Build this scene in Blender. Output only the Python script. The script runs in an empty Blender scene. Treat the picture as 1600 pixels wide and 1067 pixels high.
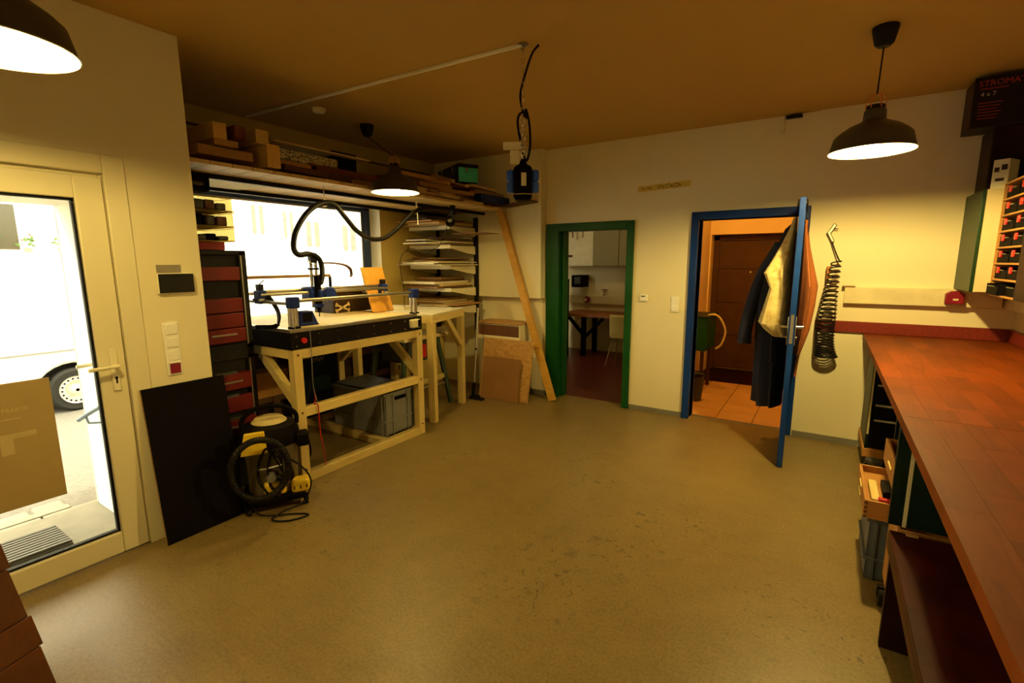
import bpy, math, random
from mathutils import Vector, Matrix
random.seed(7)
sc = bpy.context.scene
col = sc.collection
R = math.radians

# ------------------------------------------------------------------ camera
YAW, PITCH, ROLL, FPX, H = R(-32.9), R(9.28), R(-.18), 757.0, 1.6
fw = Vector((math.sin(YAW)*math.cos(PITCH), math.cos(YAW)*math.cos(PITCH), -math.sin(PITCH)))
rt0 = Vector((math.cos(YAW), -math.sin(YAW), 0)); up0 = rt0.cross(fw)
rt = rt0*math.cos(ROLL) + up0*math.sin(ROLL); up = up0*math.cos(ROLL) - rt0*math.sin(ROLL)
CAM = Vector((0, 0, H))
cd = bpy.data.cameras.new('camera'); cam = bpy.data.objects.new('camera', cd); col.objects.link(cam)
cd.sensor_fit = 'HORIZONTAL'; cd.sensor_width = 36; cd.lens = FPX/1600*36; cd.clip_start = .02; cd.clip_end = 200
cam.matrix_world = Matrix(((rt.x, up.x, -fw.x, 0), (rt.y, up.y, -fw.y, 0), (rt.z, up.z, -fw.z, H), (0, 0, 0, 1)))
sc.camera = cam
def at(px, py, x=None, y=None, z=None):
    """point on the wall, floor or front plane given, seen at a pixel of the 1600x1067 photograph"""
    d = rt*((px-800)/FPX) - up*((py-533.5)/FPX) + fw
    if x is not None: return CAM + d*(x/d.x)
    if y is not None: return CAM + d*(y/d.y)
    return CAM + d*((z-H)/d.z)

# ------------------------------------------------------------------ world, exposure
LAMP_COL = (1.0, .73, .22); BULB = 2050.0; SKY = 11.5
w = bpy.data.worlds.new('overcast_sky'); sc.world = w; w.use_nodes = True
bg = w.node_tree.nodes['Background']; bg.inputs[0].default_value = (1, .93, .66, 1); bg.inputs[1].default_value = SKY
sc.view_settings.view_transform = 'Standard'; sc.view_settings.look = 'None'
sc.view_settings.exposure = 0.0; sc.view_settings.gamma = 1; sc.view_settings.use_curve_mapping = False

# ------------------------------------------------------------------ materials
M = {}
def nmat(name):
    m = bpy.data.materials.new(name); m.use_nodes = True
    nt = m.node_tree; b = nt.nodes['Principled BSDF']; M[name] = m
    return m, nt, b
def coords(nt, scale=(1, 1, 1), rnd=True):
    tc = nt.nodes.new('ShaderNodeTexCoord'); mp = nt.nodes.new('ShaderNodeMapping'); mp.inputs['Scale'].default_value = scale
    if rnd:
        oi = nt.nodes.new('ShaderNodeObjectInfo'); mu = nt.nodes.new('ShaderNodeVectorMath'); mu.operation = 'MULTIPLY_ADD'
        mu.inputs[1].default_value = (37, 53, 71); nt.links.new(oi.outputs['Random'], mu.inputs[0]); nt.links.new(tc.outputs['Object'], mu.inputs[2])
        nt.links.new(mu.outputs[0], mp.inputs['Vector'])
    else: nt.links.new(tc.outputs['Object'], mp.inputs['Vector'])
    return mp.outputs[0]
def noise(nt, v, scale, detail=3, rough=.55, dist=0):
    n = nt.nodes.new('ShaderNodeTexNoise'); n.inputs['Scale'].default_value = scale; n.inputs['Detail'].default_value = detail
    n.inputs['Roughness'].default_value = rough; n.inputs['Distortion'].default_value = dist; nt.links.new(v, n.inputs['Vector']); return n.outputs['Fac']
def ramp(nt, f, stops):
    r = nt.nodes.new('ShaderNodeValToRGB'); e = r.color_ramp.elements
    while len(e) < len(stops): e.new(.5)
    for k, (p, c) in enumerate(stops): e[k].position = p; e[k].color = (*c, 1)
    nt.links.new(f, r.inputs[0]); return r.outputs['Color']
def bump(nt, b, f, st, dist=.01):
    n = nt.nodes.new('ShaderNodeBump'); n.inputs['Strength'].default_value = st; n.inputs['Distance'].default_value = dist
    nt.links.new(f, n.inputs['Height']); nt.links.new(n.outputs[0], b.inputs['Normal'])
def mixc(nt, f, a, b2, mode='MIX'):
    m = nt.nodes.new('ShaderNodeMix'); m.data_type = 'RGBA'; m.blend_type = mode
    for s, k in ((f, 0), (a, 6), (b2, 7)):
        if isinstance(s, (int, float)): m.inputs[k].default_value = s
        elif isinstance(s, tuple): m.inputs[k].default_value = (*s, 1)
        else: nt.links.new(s, m.inputs[k])
    return m.outputs[2]
def dk(c, k): return tuple(min(1, a*k) for a in c)
def plain(name, c, rough=.5, metal=0, var=.12, scale=6, bmp=0, bscale=60, spec=.5, coat=0):
    m, nt, b = nmat(name); v = coords(nt)
    nt.links.new(ramp(nt, noise(nt, v, scale, 4), [(.3, dk(c, 1-var)), (.7, dk(c, 1+var*.6))]), b.inputs['Base Color'])
    b.inputs['Roughness'].default_value = rough; b.inputs['Metallic'].default_value = metal
    b.inputs['Specular IOR Level'].default_value = spec
    if coat: b.inputs['Coat Weight'].default_value = coat
    if bmp: bump(nt, b, noise(nt, v, bscale, 3), bmp)
    return m
def wood(name, c1, c2, axis=0, rough=.55, tint=.25, g=1.0, spec=.4):
    """grain runs along the given object axis; each object has its own tint"""
    m, nt, b = nmat(name)
    s = [14*g, 14*g, 14*g]; s[axis] = .9*g
    v = coords(nt, tuple(s)); n1 = noise(nt, v, 2.2, 5, .6, 1.2)
    base = ramp(nt, n1, [(.28, c2), (.5, dk(c1, .92)), (.72, c1)])
    v2 = coords(nt, (1, 1, 1)); kn = noise(nt, v2, 3.0, 2)
    base = mixc(nt, .35, base, ramp(nt, kn, [(.35, dk(c2, .8)), (.6, c1)]))
    oi = nt.nodes.new('ShaderNodeObjectInfo')
    base = mixc(nt, 1.0, base, ramp(nt, oi.outputs['Random'], [(0, (1-tint,)*3), (1, (1, 1, 1))]), 'MULTIPLY')
    nt.links.new(base, b.inputs['Base Color']); b.inputs['Roughness'].default_value = rough
    b.inputs['Specular IOR Level'].default_value = spec
    bump(nt, b, n1, .12, .004); return m
def emis(name, c, st):
    m, nt, b = nmat(name); b.inputs['Base Color'].default_value = (*c, 1)
    b.inputs['Emission Color'].default_value = (*c, 1); b.inputs['Emission Strength'].default_value = st; return m
def glass(name, tint=(1, 1, 1), rough=.02):
    m, nt, b = nmat(name); nt.nodes.remove(b)
    tr = nt.nodes.new('ShaderNodeBsdfTransparent'); tr.inputs[0].default_value = (*tint, 1)
    gl = nt.nodes.new('ShaderNodeBsdfGlossy'); gl.inputs['Roughness'].default_value = rough
    fr = nt.nodes.new('ShaderNodeFresnel'); fr.inputs[0].default_value = 1.4
    mx = nt.nodes.new('ShaderNodeMixShader'); nt.links.new(fr.outputs[0], mx.inputs[0]); nt.links.new(tr.outputs[0], mx.inputs[1]); nt.links.new(gl.outputs[0], mx.inputs[2])
    nt.links.new(mx.outputs[0], nt.nodes['Material Output'].inputs[0]); return m

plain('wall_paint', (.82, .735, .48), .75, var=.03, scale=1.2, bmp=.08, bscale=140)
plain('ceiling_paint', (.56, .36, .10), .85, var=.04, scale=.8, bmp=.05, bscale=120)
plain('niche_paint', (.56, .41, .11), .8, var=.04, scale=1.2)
plain('white_plastic', (.83, .76, .52), .35, var=.02)
plain('white_frame', (.80, .72, .47), .32, var=.03, scale=2)
plain('switch_white', (.92, .89, .78), .35, var=.02)
plain('green_paint', (.003, .062, .009), .4, var=.15, spec=.25)
plain('blue_paint', (.004, .030, .18), .4, var=.15, spec=.2)
plain('window_blue', (.012, .035, .13), .4)
plain('black_matt', (.0035, .0025, .003), .65, spec=.06)
plain('black_gloss', (.005, .004, .0045), .3, spec=.2)
plain('black_metal', (.006, .0045, .004), .5, .1, spec=.2)
plain('dark_grey', (.05, .045, .04), .55)
plain('grey_plastic', (.20, .20, .19), .5)
plain('chrome', (.75, .72, .66), .2, 1, var=.05)
plain('handle_steel', (.62, .58, .48), .4, .2)
plain('alu', (.62, .58, .5), .35, 1, var=.06)
plain('red_drawer', (.12, .007, .005), .4, spec=.25)
plain('red_plastic', (.55, .012, .01), .35)
plain('maroon_plastic', (.22, .008, .02), .35)
plain('red_emit_button', (.8, .02, .01), .3)
plain('blue_plastic', (.012, .09, .62), .4)
plain('print_blue', (.006, .020, .17), .45, spec=.2)
plain('yellow_plastic', (.85, .58, .03), .35)
plain('cream_plastic', (.74, .66, .40), .4)
plain('vacuum_cream', (.62, .50, .22), .4)
plain('vacuum_grey', (.13, .10, .06), .4)
plain('teal', (.05, .60, .50), .35)
plain('rubber', (.006, .005, .004), .6, spec=.2)
plain('hose_black', (.006, .0045, .003), .5, spec=.2)
plain('dark_red_wood', (.040, .005, .003), .4, var=.5, scale=9, spec=.08)
plain('dark_maroon', (.014, .002, .0015), .5, var=.3, spec=.15)
plain('black_carton', (.012, .006, .004), .5, spec=.2)
plain('paper', (.72, .66, .46), .8, var=.05)
plain('tape_yellow', (.70, .52, .10), .5, var=.1)
plain('ink', (.03, .012, .005), .8)
plain('ink_red', (.45, .03, .02), .7)
plain('ink_pale', (.5, .42, .28), .8)
plain('brown_card', (.36, .22, .085), .75)
plain('backsplash', (.20, .022, .012), .4, var=.35, scale=60)
plain('cabinet_green', (.012, .034, .010), .4, spec=.25)
plain('cabinet_green_dark', (.003, .012, .007), .45, spec=.2)
plain('beige_laminate', (.68, .58, .32), .4, var=.04)
plain('orange_cloth', (.34, .095, .018), .85, var=.1, bmp=.2, bscale=300)
plain('navy_cloth', (.004, .006, .030), .9, var=.15, bmp=.2, bscale=300)
plain('graphite', (.055, .042, .028), .38, .2, var=.1)
plain('copper', (.75, .32, .12), .3, 1)
plain('lamp_white', (.92, .88, .74), .5, var=.01)
plain('hardboard', (.26, .125, .035), .6, var=.1)
plain('film_brown', (.40, .29, .12), .35, var=.05)
plain('film_print', (.52, .41, .20), .4)
plain('radiator_cream', (.70, .63, .42), .45, var=.03)
plain('convector_grille', (.14, .055, .025), .5)
plain('dark_brown', (.028, .011, .004), .5, spec=.2)
plain('dark_wood_frame', (.13, .055, .02), .6, var=.25)
plain('tool_green', (.045, .07, .035), .5)
plain('lab_white', (.80, .74, .55), .45)
plain('clear_box', (.40, .34, .18), .35, var=.4, scale=14)
m, nt, b = nmat('clear_plastic'); nt.nodes.remove(b)
tr = nt.nodes.new('ShaderNodeBsdfTranslucent'); tr.inputs[0].default_value = (.75, .62, .28, 1); df = nt.nodes.new('ShaderNodeBsdfDiffuse'); df.inputs[0].default_value = (.30, .24, .10, 1)
tp = nt.nodes.new('ShaderNodeBsdfTransparent'); tp.inputs[0].default_value = (.9, .82, .5, 1)
mx = nt.nodes.new('ShaderNodeMixShader'); mx.inputs[0].default_value = .4; nt.links.new(tr.outputs[0], mx.inputs[1]); nt.links.new(df.outputs[0], mx.inputs[2])
mx2 = nt.nodes.new('ShaderNodeMixShader'); mx2.inputs[0].default_value = .45; nt.links.new(mx.outputs[0], mx2.inputs[1]); nt.links.new(tp.outputs[0], mx2.inputs[2]); nt.links.new(mx2.outputs[0], nt.nodes['Material Output'].inputs[0])
plain('office_floor', (.11, .016, .010), .35, var=.2)
plain('orange_wall', (.78, .58, .30), .75, var=.03)
plain('old_door', (.075, .032, .010), .6, var=.15, spec=.2)
plain('van_white', (.88, .88, .86), .3, var=.02)
plain('tyre', (.022, .022, .018), .8, spec=.2)
plain('asphalt', (.15, .14, .12), .95, var=.2, scale=30, bmp=.3, bscale=200)
plain('concrete', (.20, .185, .14), .9, var=.12, scale=8, bmp=.2, bscale=80)
plain('paver', (.24, .225, .18), .9, var=.12, scale=10, bmp=.2, bscale=80)
plain('facade_white', (.82, .80, .74), .9, var=.04, scale=2)
plain('facade_cream', (.74, .68, .52), .9, var=.05, scale=2)
plain('shutter_grey', (.12, .115, .085), .6)
plain('house_pane', (.035, .03, .012), .3)
plain('rail_blue', (.16, .22, .30), .4, .5)
plain('plant_green', (.08, .16, .03), .7, var=.3)
plain('flower_red', (.6, .06, .02), .6)
plain('rib_metal', (.05, .045, .03), .5, .4)
plain('grey_blue_box', (.10, .115, .14), .5)
plain('steel_dull', (.33, .30, .24), .4, .9)
plain('chair_yellow', (.62, .52, .17), .45)
wood('pine', (.88, .68, .25), (.74, .48, .14), 2)
wood('pine_x', (.88, .68, .25), (.74, .48, .14), 0)
wood('pine_y', (.88, .68, .25), (.74, .48, .14), 1)
wood('orange_pine', (.78, .43, .07), (.60, .28, .035), 0, tint=.1)
wood('pale_ply', (.83, .66, .34), (.70, .50, .21), 1, tint=.12, g=.7)
wood('white_board', (.86, .78, .55), (.80, .69, .42), 1, tint=.1, g=.6)
wood('orange_ply', (.80, .40, .06), (.62, .26, .03), 2, tint=.1)
wood('board_mid', (.60, .33, .10), (.42, .20, .055), 0, tint=.55)
wood('board_dark', (.16, .065, .025), (.09, .03, .012), 1, tint=.6)
wood('board_red', (.20, .035, .015), (.12, .02, .01), 1, tint=.3)
wood('board_pale', (.80, .60, .28), (.66, .44, .17), 0, tint=.3)
wood('timber', (.70, .45, .14), (.56, .32, .08), 0, tint=.2)
wood('drawer_wood', (.56, .26, .06), (.42, .17, .035), 0, tint=.15)
wood('foreground_wood', (.11, .032, .005), (.075, .018, .003), 0, tint=.2, spec=.2)
wood('stave_wood', (.215, .041, .0024), (.12, .018, .0010), 1, rough=.5, tint=.32, g=1.2, spec=.12)
wood('office_top', (.42, .15, .045), (.30, .09, .03), 0, tint=.1)
glass('pane_glass'); glass('jar_glass', (.75, .75, .7))
emis('bulb_glow', LAMP_COL, BULB); emis('bulb_glow_dim', LAMP_COL, BULB*.5); emis('bulb_glow_faint', LAMP_COL, BULB*.4); emis('bulb_glow_bright', LAMP_COL, BULB*1.4)
emis('corridor_glow', (1, .52, .08), 260)
emis('office_glow', (1, .74, .28), 30)
emis('standby_red', (1, .05, .01), .6)
plain('rim_metal', (.75, .73, .68), .3, .6)
# OSB: flakes
m, nt, b = nmat('osb'); v = coords(nt, (9, 9, 26)); vo = nt.nodes.new('ShaderNodeTexVoronoi'); nt.links.new(v, vo.inputs['Vector']); vo.inputs['Scale'].default_value = 2.2
n1 = noise(nt, coords(nt, (30, 30, 9)), 2, 4)
nt.links.new(mixc(nt, .5, ramp(nt, vo.outputs['Color'], [(0, (.33, .15, .03)), (.5, (.52, .28, .07)), (1, (.66, .40, .12))]), ramp(nt, n1, [(.3, (.30, .13, .03)), (.7, (.62, .36, .10))])), b.inputs['Base Color'])
b.inputs['Roughness'].default_value = .6; bump(nt, b, vo.outputs['Distance'], .3, .003)
# speckled terrazzo-like board
m, nt, b = nmat('speckle'); vo = nt.nodes.new('ShaderNodeTexVoronoi'); nt.links.new(coords(nt), vo.inputs['Vector']); vo.inputs['Scale'].default_value = 130
nt.links.new(ramp(nt, vo.outputs['Color'], [(.34, (.02, .02, .02)), (.38, (.55, .5, .3))]), b.inputs['Base Color']); b.inputs['Roughness'].default_value = .5
# spotted pale cloth
m, nt, b = nmat('spotted_cloth'); n1 = noise(nt, coords(nt), 22, 3)
nt.links.new(ramp(nt, n1, [(.30, (.46, .27, .10)), (.40, (.60, .47, .18)), (.6, (.72, .60, .28))]), b.inputs['Base Color']); b.inputs['Roughness'].default_value = .9
# floor: grey green linoleum, fine speckle, dark spills and long scuffs
m, nt, b = nmat('linoleum'); v = coords(nt, rnd=False)
f1 = noise(nt, v, 260, 2); f2 = noise(nt, v, 1.3, 4); f3 = noise(nt, coords(nt, (1.2, 26, 1), False), 2.4, 4, .6, .4)
c = ramp(nt, f1, [(.30, (.14, .092, .026)), (.52, (.225, .152, .048)), (.72, (.30, .212, .075))])
c = mixc(nt, .4, c, ramp(nt, f2, [(.35, (.145, .092, .026)), (.65, (.26, .182, .060))]))
c = mixc(nt, .10, c, ramp(nt, f3, [(.40, (.11, .07, .025)), (.62, (.31, .23, .09))]))
f4 = noise(nt, v, 75, 3, .65); c = mixc(nt, .42, c, ramp(nt, f4, [(.35, (.12, .078, .024)), (.65, (.30, .215, .085))]))
f5 = noise(nt, v, 6, 5, .65, .3); c = mixc(nt, .13, c, ramp(nt, f5, [(.38, (.10, .066, .022)), (.62, (.28, .205, .080))]))
sp = noise(nt, v, 22, 3, .6, .8); reg = noise(nt, v, .62, 2)
spm = ramp(nt, sp, [(.62, (0, 0, 0)), (.67, (1, 1, 1))]); regm = ramp(nt, reg, [(.46, (0, 0, 0)), (.58, (1, 1, 1))])
mm = nt.nodes.new('ShaderNodeMath'); mm.operation = 'MULTIPLY'; nt.links.new(spm, mm.inputs[0]); nt.links.new(regm, mm.inputs[1])
def spill(cx_, cy_, r0, r1):
    ge = nt.nodes.new('ShaderNodeNewGeometry'); ds_ = nt.nodes.new('ShaderNodeVectorMath'); ds_.operation = 'DISTANCE'; ds_.inputs[1].default_value = (cx_, cy_, 0)
    nt.links.new(ge.outputs['Position'], ds_.inputs[0]); mr = nt.nodes.new('ShaderNodeMapRange'); mr.inputs[1].default_value = r0; mr.inputs[2].default_value = r1; mr.inputs[3].default_value = 1; mr.inputs[4].default_value = 0
    nt.links.new(ds_.outputs['Value'], mr.inputs[0]); return mr.outputs[0]
p1_, p2_ = at(850, 905, z=0), at(960, 860, z=0); acc = mm.outputs[0]
for (q_, r0, r1, th) in ((p1_, .1, .60, .61), (p2_, .05, .45, .60)):
    s1 = ramp(nt, noise(nt, v, 19+8*r0, 3, .6, .7), [(th, (0, 0, 0)), (th+.05, (1, 1, 1))])
    mu_ = nt.nodes.new('ShaderNodeMath'); mu_.operation = 'MULTIPLY'; nt.links.new(s1, mu_.inputs[0]); nt.links.new(spill(q_.x, q_.y, r0, r1), mu_.inputs[1])
    mx_ = nt.nodes.new('ShaderNodeMath'); mx_.operation = 'MAXIMUM'; nt.links.new(mu_.outputs[0], mx_.inputs[0]); nt.links.new(acc, mx_.inputs[1]); acc = mx_.outputs[0]
m2 = nt.nodes.new('ShaderNodeMath'); m2.operation = 'MULTIPLY'; m2.inputs[1].default_value = .62; nt.links.new(acc, m2.inputs[0])
c = mixc(nt, m2.outputs[0], c, (.045, .028, .012))
nt.links.new(c, b.inputs['Base Color'])
rr = nt.nodes.new('ShaderNodeMapRange'); rr.inputs[3].default_value = .30; rr.inputs[4].default_value = .52; nt.links.new(f2, rr.inputs[0]); nt.links.new(rr.outputs[0], b.inputs['Roughness'])
bump(nt, b, f1, .05, .002); b.inputs['Specular IOR Level'].default_value = .45
# terracotta tile
plain('tile_terra', (.62, .36, .14), .3, var=.12, scale=4)
plain('grout', (.16, .09, .04), .9)

# ------------------------------------------------------------------ mesh helpers
class MB:
    def __init__(s): s.v = []; s.f = []
    def add(s, v, f):
        o = len(s.v); s.v += [Vector(a) for a in v]; s.f += [tuple(i+o for i in q) for q in f]; return s
    def box(s, x0, x1, y0, y1, z0, z1, mtx=None):
        v = [Vector((x, y, z)) for x in (x0, x1) for y in (y0, y1) for z in (z0, z1)]
        if mtx: v = [mtx @ a for a in v]
        return s.add(v, [(0, 1, 3, 2), (4, 6, 7, 5), (0, 4, 5, 1), (2, 3, 7, 6), (0, 2, 6, 4), (1, 5, 7, 3)])
    def bar(s, p0, p1, wd, ht, upv=(0, 0, 1)):
        """square bar from p0 to p1; wd is across, ht along upv"""
        p0, p1 = Vector(p0), Vector(p1); d = (p1-p0); L = d.length; d.normalize()
        u = Vector(upv); a = d.cross(u)
        if a.length < 1e-4: a = d.cross(Vector((1, 0, 0)))
        a.normalize(); u = a.cross(d)
        mt = Matrix(((d.x, a.x, u.x, p0.x), (d.y, a.y, u.y, p0.y), (d.z, a.z, u.z, p0.z), (0, 0, 0, 1)))
        return s.box(0, L, -wd/2, wd/2, -ht/2, ht/2, mt)
    def tube(s, pts, r, n=8, closed=False):
        pts = [Vector(p) for p in pts]; N = len(pts); rs = r if isinstance(r, (list, tuple)) else [r]*N
        t0 = (pts[1]-pts[0]).normalized(); nn = t0.orthogonal().normalized(); o = len(s.v); prev = t0
        for i in range(N):
            if closed: t = (pts[(i+1) % N]-pts[i-1]).normalized()
            else: t = (pts[min(i+1, N-1)]-pts[max(i-1, 0)]).normalized()
            q = prev.rotation_difference(t); nn = (q @ nn); nn = (nn - t*nn.dot(t)).normalized(); bb = t.cross(nn); prev = t
            for k in range(n):
                a = 2*math.pi*k/n; s.v.append(pts[i] + (nn*math.cos(a)+bb*math.sin(a))*rs[i])
        for i in range(N if closed else N-1):
            j = (i+1) % N
            for k in range(n):
                l = (k+1) % n; s.f.append((o+i*n+k, o+i*n+l, o+j*n+l, o+j*n+k))
        if not closed:
            s.f.append(tuple(o+k for k in range(n))[::-1]); s.f.append(tuple(o+(N-1)*n+k for k in range(n)))
        return s
    def cyl(s, p0, p1, r0, r1=None, n=16): return s.tube([p0, p1], [r0, r0 if r1 is None else r1], n)
    def lathe(s, prof, c=(0, 0, 0), n=32, mtx=None, cap=False):
        o = len(s.v); c = Vector(c)
        for (r, z) in prof:
            for k in range(n):
                a = 2*math.pi*k/n; p = Vector((r*math.cos(a), r*math.sin(a), z)); s.v.append((mtx @ p if mtx else p) + c)
        for i in range(len(prof)-1):
            for k in range(n):
                l = (k+1) % n; s.f.append((o+i*n+k, o+i*n+l, o+(i+1)*n+l, o+(i+1)*n+k))
        if cap:
            s.f.append(tuple(o+k for k in range(n))[::-1]); s.f.append(tuple(o+(len(prof)-1)*n+k for k in range(n)))
        return s
    def prism(s, poly, depth, mtx):
        """poly in local xy, extruded to local z=depth, placed by mtx"""
        n = len(poly); v = [mtx @ Vector((a, b, 0)) for a, b in poly] + [mtx @ Vector((a, b, depth)) for a, b in poly]
        return s.add(v, [tuple(range(n))[::-1], tuple(range(n, 2*n))] + [(i, (i+1) % n, (i+1) % n+n, i+n) for i in range(n)])
    def sheet(s, fn, nu, nv):
        o = len(s.v)
        for i in range(nu+1):
            for j in range(nv+1): s.v.append(Vector(fn(i/nu, j/nv)))
        for i in range(nu):
            for j in range(nv):
                a = o+i*(nv+1)+j; s.f.append((a, a+1, a+nv+2, a+nv+1))
        return s
    def build(s, name, mat, parent=None, bev=0, world=True, solid=0, ang=35):
        me = bpy.data.meshes.new(name); off = Vector((0, 0, 0))
        if parent is not None and world: off = Vector(WLOC.get(parent.name, (0, 0, 0)))
        org = off.copy()
        if parent is None:   # origin at the base of the thing
            xs = [a.x for a in s.v]; ys = [a.y for a in s.v]; zs = [a.z for a in s.v]
            org = Vector(((min(xs)+max(xs))/2, (min(ys)+max(ys))/2, min(zs)))
        me.from_pydata([tuple(a-org) for a in s.v], [], s.f); me.update()
        me.polygons.foreach_set('use_smooth', [True]*len(me.polygons)); me.set_sharp_from_angle(angle=R(ang))
        me.materials.append(M[mat] if isinstance(mat, str) else mat)
        o = bpy.data.objects.new(name, me); col.objects.link(o)
        if parent is None: o.location = org; WLOC[o.name] = tuple(org)
        else: o.parent = parent; WLOC[o.name] = tuple(off)
        if solid:
            md = o.modifiers.new('thickness', 'SOLIDIFY'); md.thickness = solid; md.offset = 0
        if bev:
            md = o.modifiers.new('edge', 'BEVEL'); md.width = bev; md.segments = 2; md.limit_method = 'ANGLE'; md.angle_limit = R(40)
        return o
WLOC = {}
def thing(name, label, cat, loc=(0, 0, 0), group=None, kind=None, rz=0):
    o = bpy.data.objects.new(name, None); col.objects.link(o); o.location = loc; o.rotation_euler = (0, 0, rz); o.empty_display_size = .1
    WLOC[o.name] = tuple(loc); return tag(o, label, cat, group, kind)
def tag(o, label=None, cat=None, group=None, kind=None):
    if kind: o['kind'] = kind
    if label: o['label'] = label
    if cat and kind != 'structure': o['category'] = cat
    if group: o['group'] = group
    return o
def struct(mb, name, mat, label=None, bev=0):
    o = mb.build(name, mat, None, bev); o['kind'] = 'structure'
    if label: o['label'] = label
    return o
def sroot(name, label, loc=(0, 0, 0)):
    o = thing(name, label, None, loc); o['kind'] = 'structure'; return o
def one(mb, name, mat, label, cat, group=None, bev=0, **k): return tag(mb.build(name, mat, None, bev, **k), label, cat, group)
def text_part(txt, size, mtx, mat, parent, name='lettering', depth=.0006):
    cu = bpy.data.curves.new('txt', 'FONT'); cu.body = txt; cu.size = size; cu.extrude = depth; cu.align_x = 'LEFT'; cu.resolution_u = 2
    t = bpy.data.objects.new('txt', cu); col.objects.link(t); bpy.context.view_layer.update()
    me = bpy.data.meshes.new_from_object(t.evaluated_get(bpy.context.evaluated_depsgraph_get()))
    bpy.data.objects.remove(t); off = Vector(WLOC.get(parent.name, (0, 0, 0)))
    me.transform(Matrix.Translation(-off) @ mtx); me.materials.clear(); me.materials.append(M[mat]); me.name = name
    o = bpy.data.objects.new(name, me); col.objects.link(o); o.parent = parent; WLOC[o.name] = tuple(off); return o
def basis(o, ux, uy):
    ux = Vector(ux).normalized(); uy = Vector(uy).normalized(); uz = ux.cross(uy)
    return Matrix(((ux.x, uy.x, uz.x, o[0]), (ux.y, uy.y, uz.y, o[1]), (ux.z, uy.z, uz.z, o[2]), (0, 0, 0, 1)))
def smooth_path(pts, k=8):
    """Catmull-Rom through the points"""
    pts = [Vector(p) for p in pts]; P = [2*pts[0]-pts[1]] + pts + [2*pts[-1]-pts[-2]]; out = []
    for i in range(1, len(P)-2):
        a, b, c, d = P[i-1:i+3]
        for j in range(k):
            t = j/k; out.append(.5*((2*b)+(c-a)*t+(2*a-5*b+4*c-d)*t*t+(3*b-a-3*c+d)*t**3))
    out.append(pts[-1]); return out
def copy_tree(o, parent=None):
    c = o.copy(); col.objects.link(c); c.parent = parent
    for ch in list(o.children): copy_tree(ch, c)
    return c

# ================================================================== SETTING
XL, XN, YB, XR, ZC, YF, YN = -3.17, -4.38, 5.05, 1.19, 2.85, -3.0, 1.46
struct(MB().box(XL-.08, 1.3, YF-.1, 5.17, -.12, 0).box(-4.5, XL-.08, YN-.04, 5.17, -.12, 0), 'floor', 'linoleum', 'grey green speckled linoleum floor with dark spills')
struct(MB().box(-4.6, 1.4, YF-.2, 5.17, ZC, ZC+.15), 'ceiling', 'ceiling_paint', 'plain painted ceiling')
XO = -4.12
DY0, DY1, DZ = .02, 1.09, 2.10          # street door hole
SW0, SW1, SWZ0, SWZ1 = -2.8, -.25, .35, 2.50      # unseen shop window behind the viewpoint, added for daylight
wl = MB().box(XO, XL, YF, SW0, 0, ZC).box(XO, XL, SW1, DY0, 0, ZC).box(XO, XL, SW0, SW1, 0, SWZ0).box(XO, XL, SW0, SW1, SWZ1, ZC).box(XO, XL, DY0, DY1, DZ, ZC).box(XO, XL, DY1, YN, 0, ZC)
struct(wl, 'wall_left', 'wall_paint', 'cream wall beside the street door')
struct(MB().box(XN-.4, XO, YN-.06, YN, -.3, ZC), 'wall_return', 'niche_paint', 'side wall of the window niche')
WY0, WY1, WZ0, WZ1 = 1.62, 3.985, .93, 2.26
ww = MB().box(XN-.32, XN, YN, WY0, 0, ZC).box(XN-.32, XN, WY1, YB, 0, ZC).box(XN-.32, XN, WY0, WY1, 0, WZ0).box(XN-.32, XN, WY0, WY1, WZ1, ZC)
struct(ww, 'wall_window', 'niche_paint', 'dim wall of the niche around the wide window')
GX0, GX1, GZ = -2.70, -1.81, 1.95       # green opening
BX0, BX1, BZ = -1.09, -.24, 2.00        # blue opening
wb = MB().box(XN-.3, GX0, YB, YB+.14, 0, ZC).box(GX0, GX1, YB, YB+.14, GZ, ZC).box(GX1, BX0, YB, YB+.14, 0, ZC).box(BX0, BX1, YB, YB+.14, BZ, ZC).box(BX1, XR+.12, YB, YB+.14, 0, ZC)
struct(wb, 'wall_back', 'wall_paint', 'cream wall with the green and the blue doorway')
struct(MB().box(-.168, XR, YB-.02, YB, 0, ZC), 'wall_pier', 'wall_paint', 'slightly proud wall panel right of the blue door')
struct(MB().box(XN, -2.79, 4.93, YB, 1.18, ZC), 'wall_boxing', 'wall_paint', 'boxed-out upper wall above the convector', bev=.004)
struct(MB().box(XR, XR+.15, YF, YB+.14, 0, ZC), 'wall_right', 'wall_paint', 'cream wall behind the long worktop')
struct(MB().box(XO, XR+.15, YF-.12, YF, 0, ZC), 'wall_front', 'wall_paint')
bb = MB().box(GX1+.08, BX0-.07, YB-.012, YB, 0, .05); struct(bb, 'baseboard_back', 'concrete', 'low skirting between the two doorways')
struct(MB().box(-.16, .34, YB-.032, YB-.02, 0, .055), 'baseboard_right', 'concrete', 'grey green skirting right of the blue door')
struct(MB().box(-2.99, -2.78, YB-.012, YB, 0, .05), 'baseboard_left', 'concrete', 'grey skirting left of the green doorway')

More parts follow.
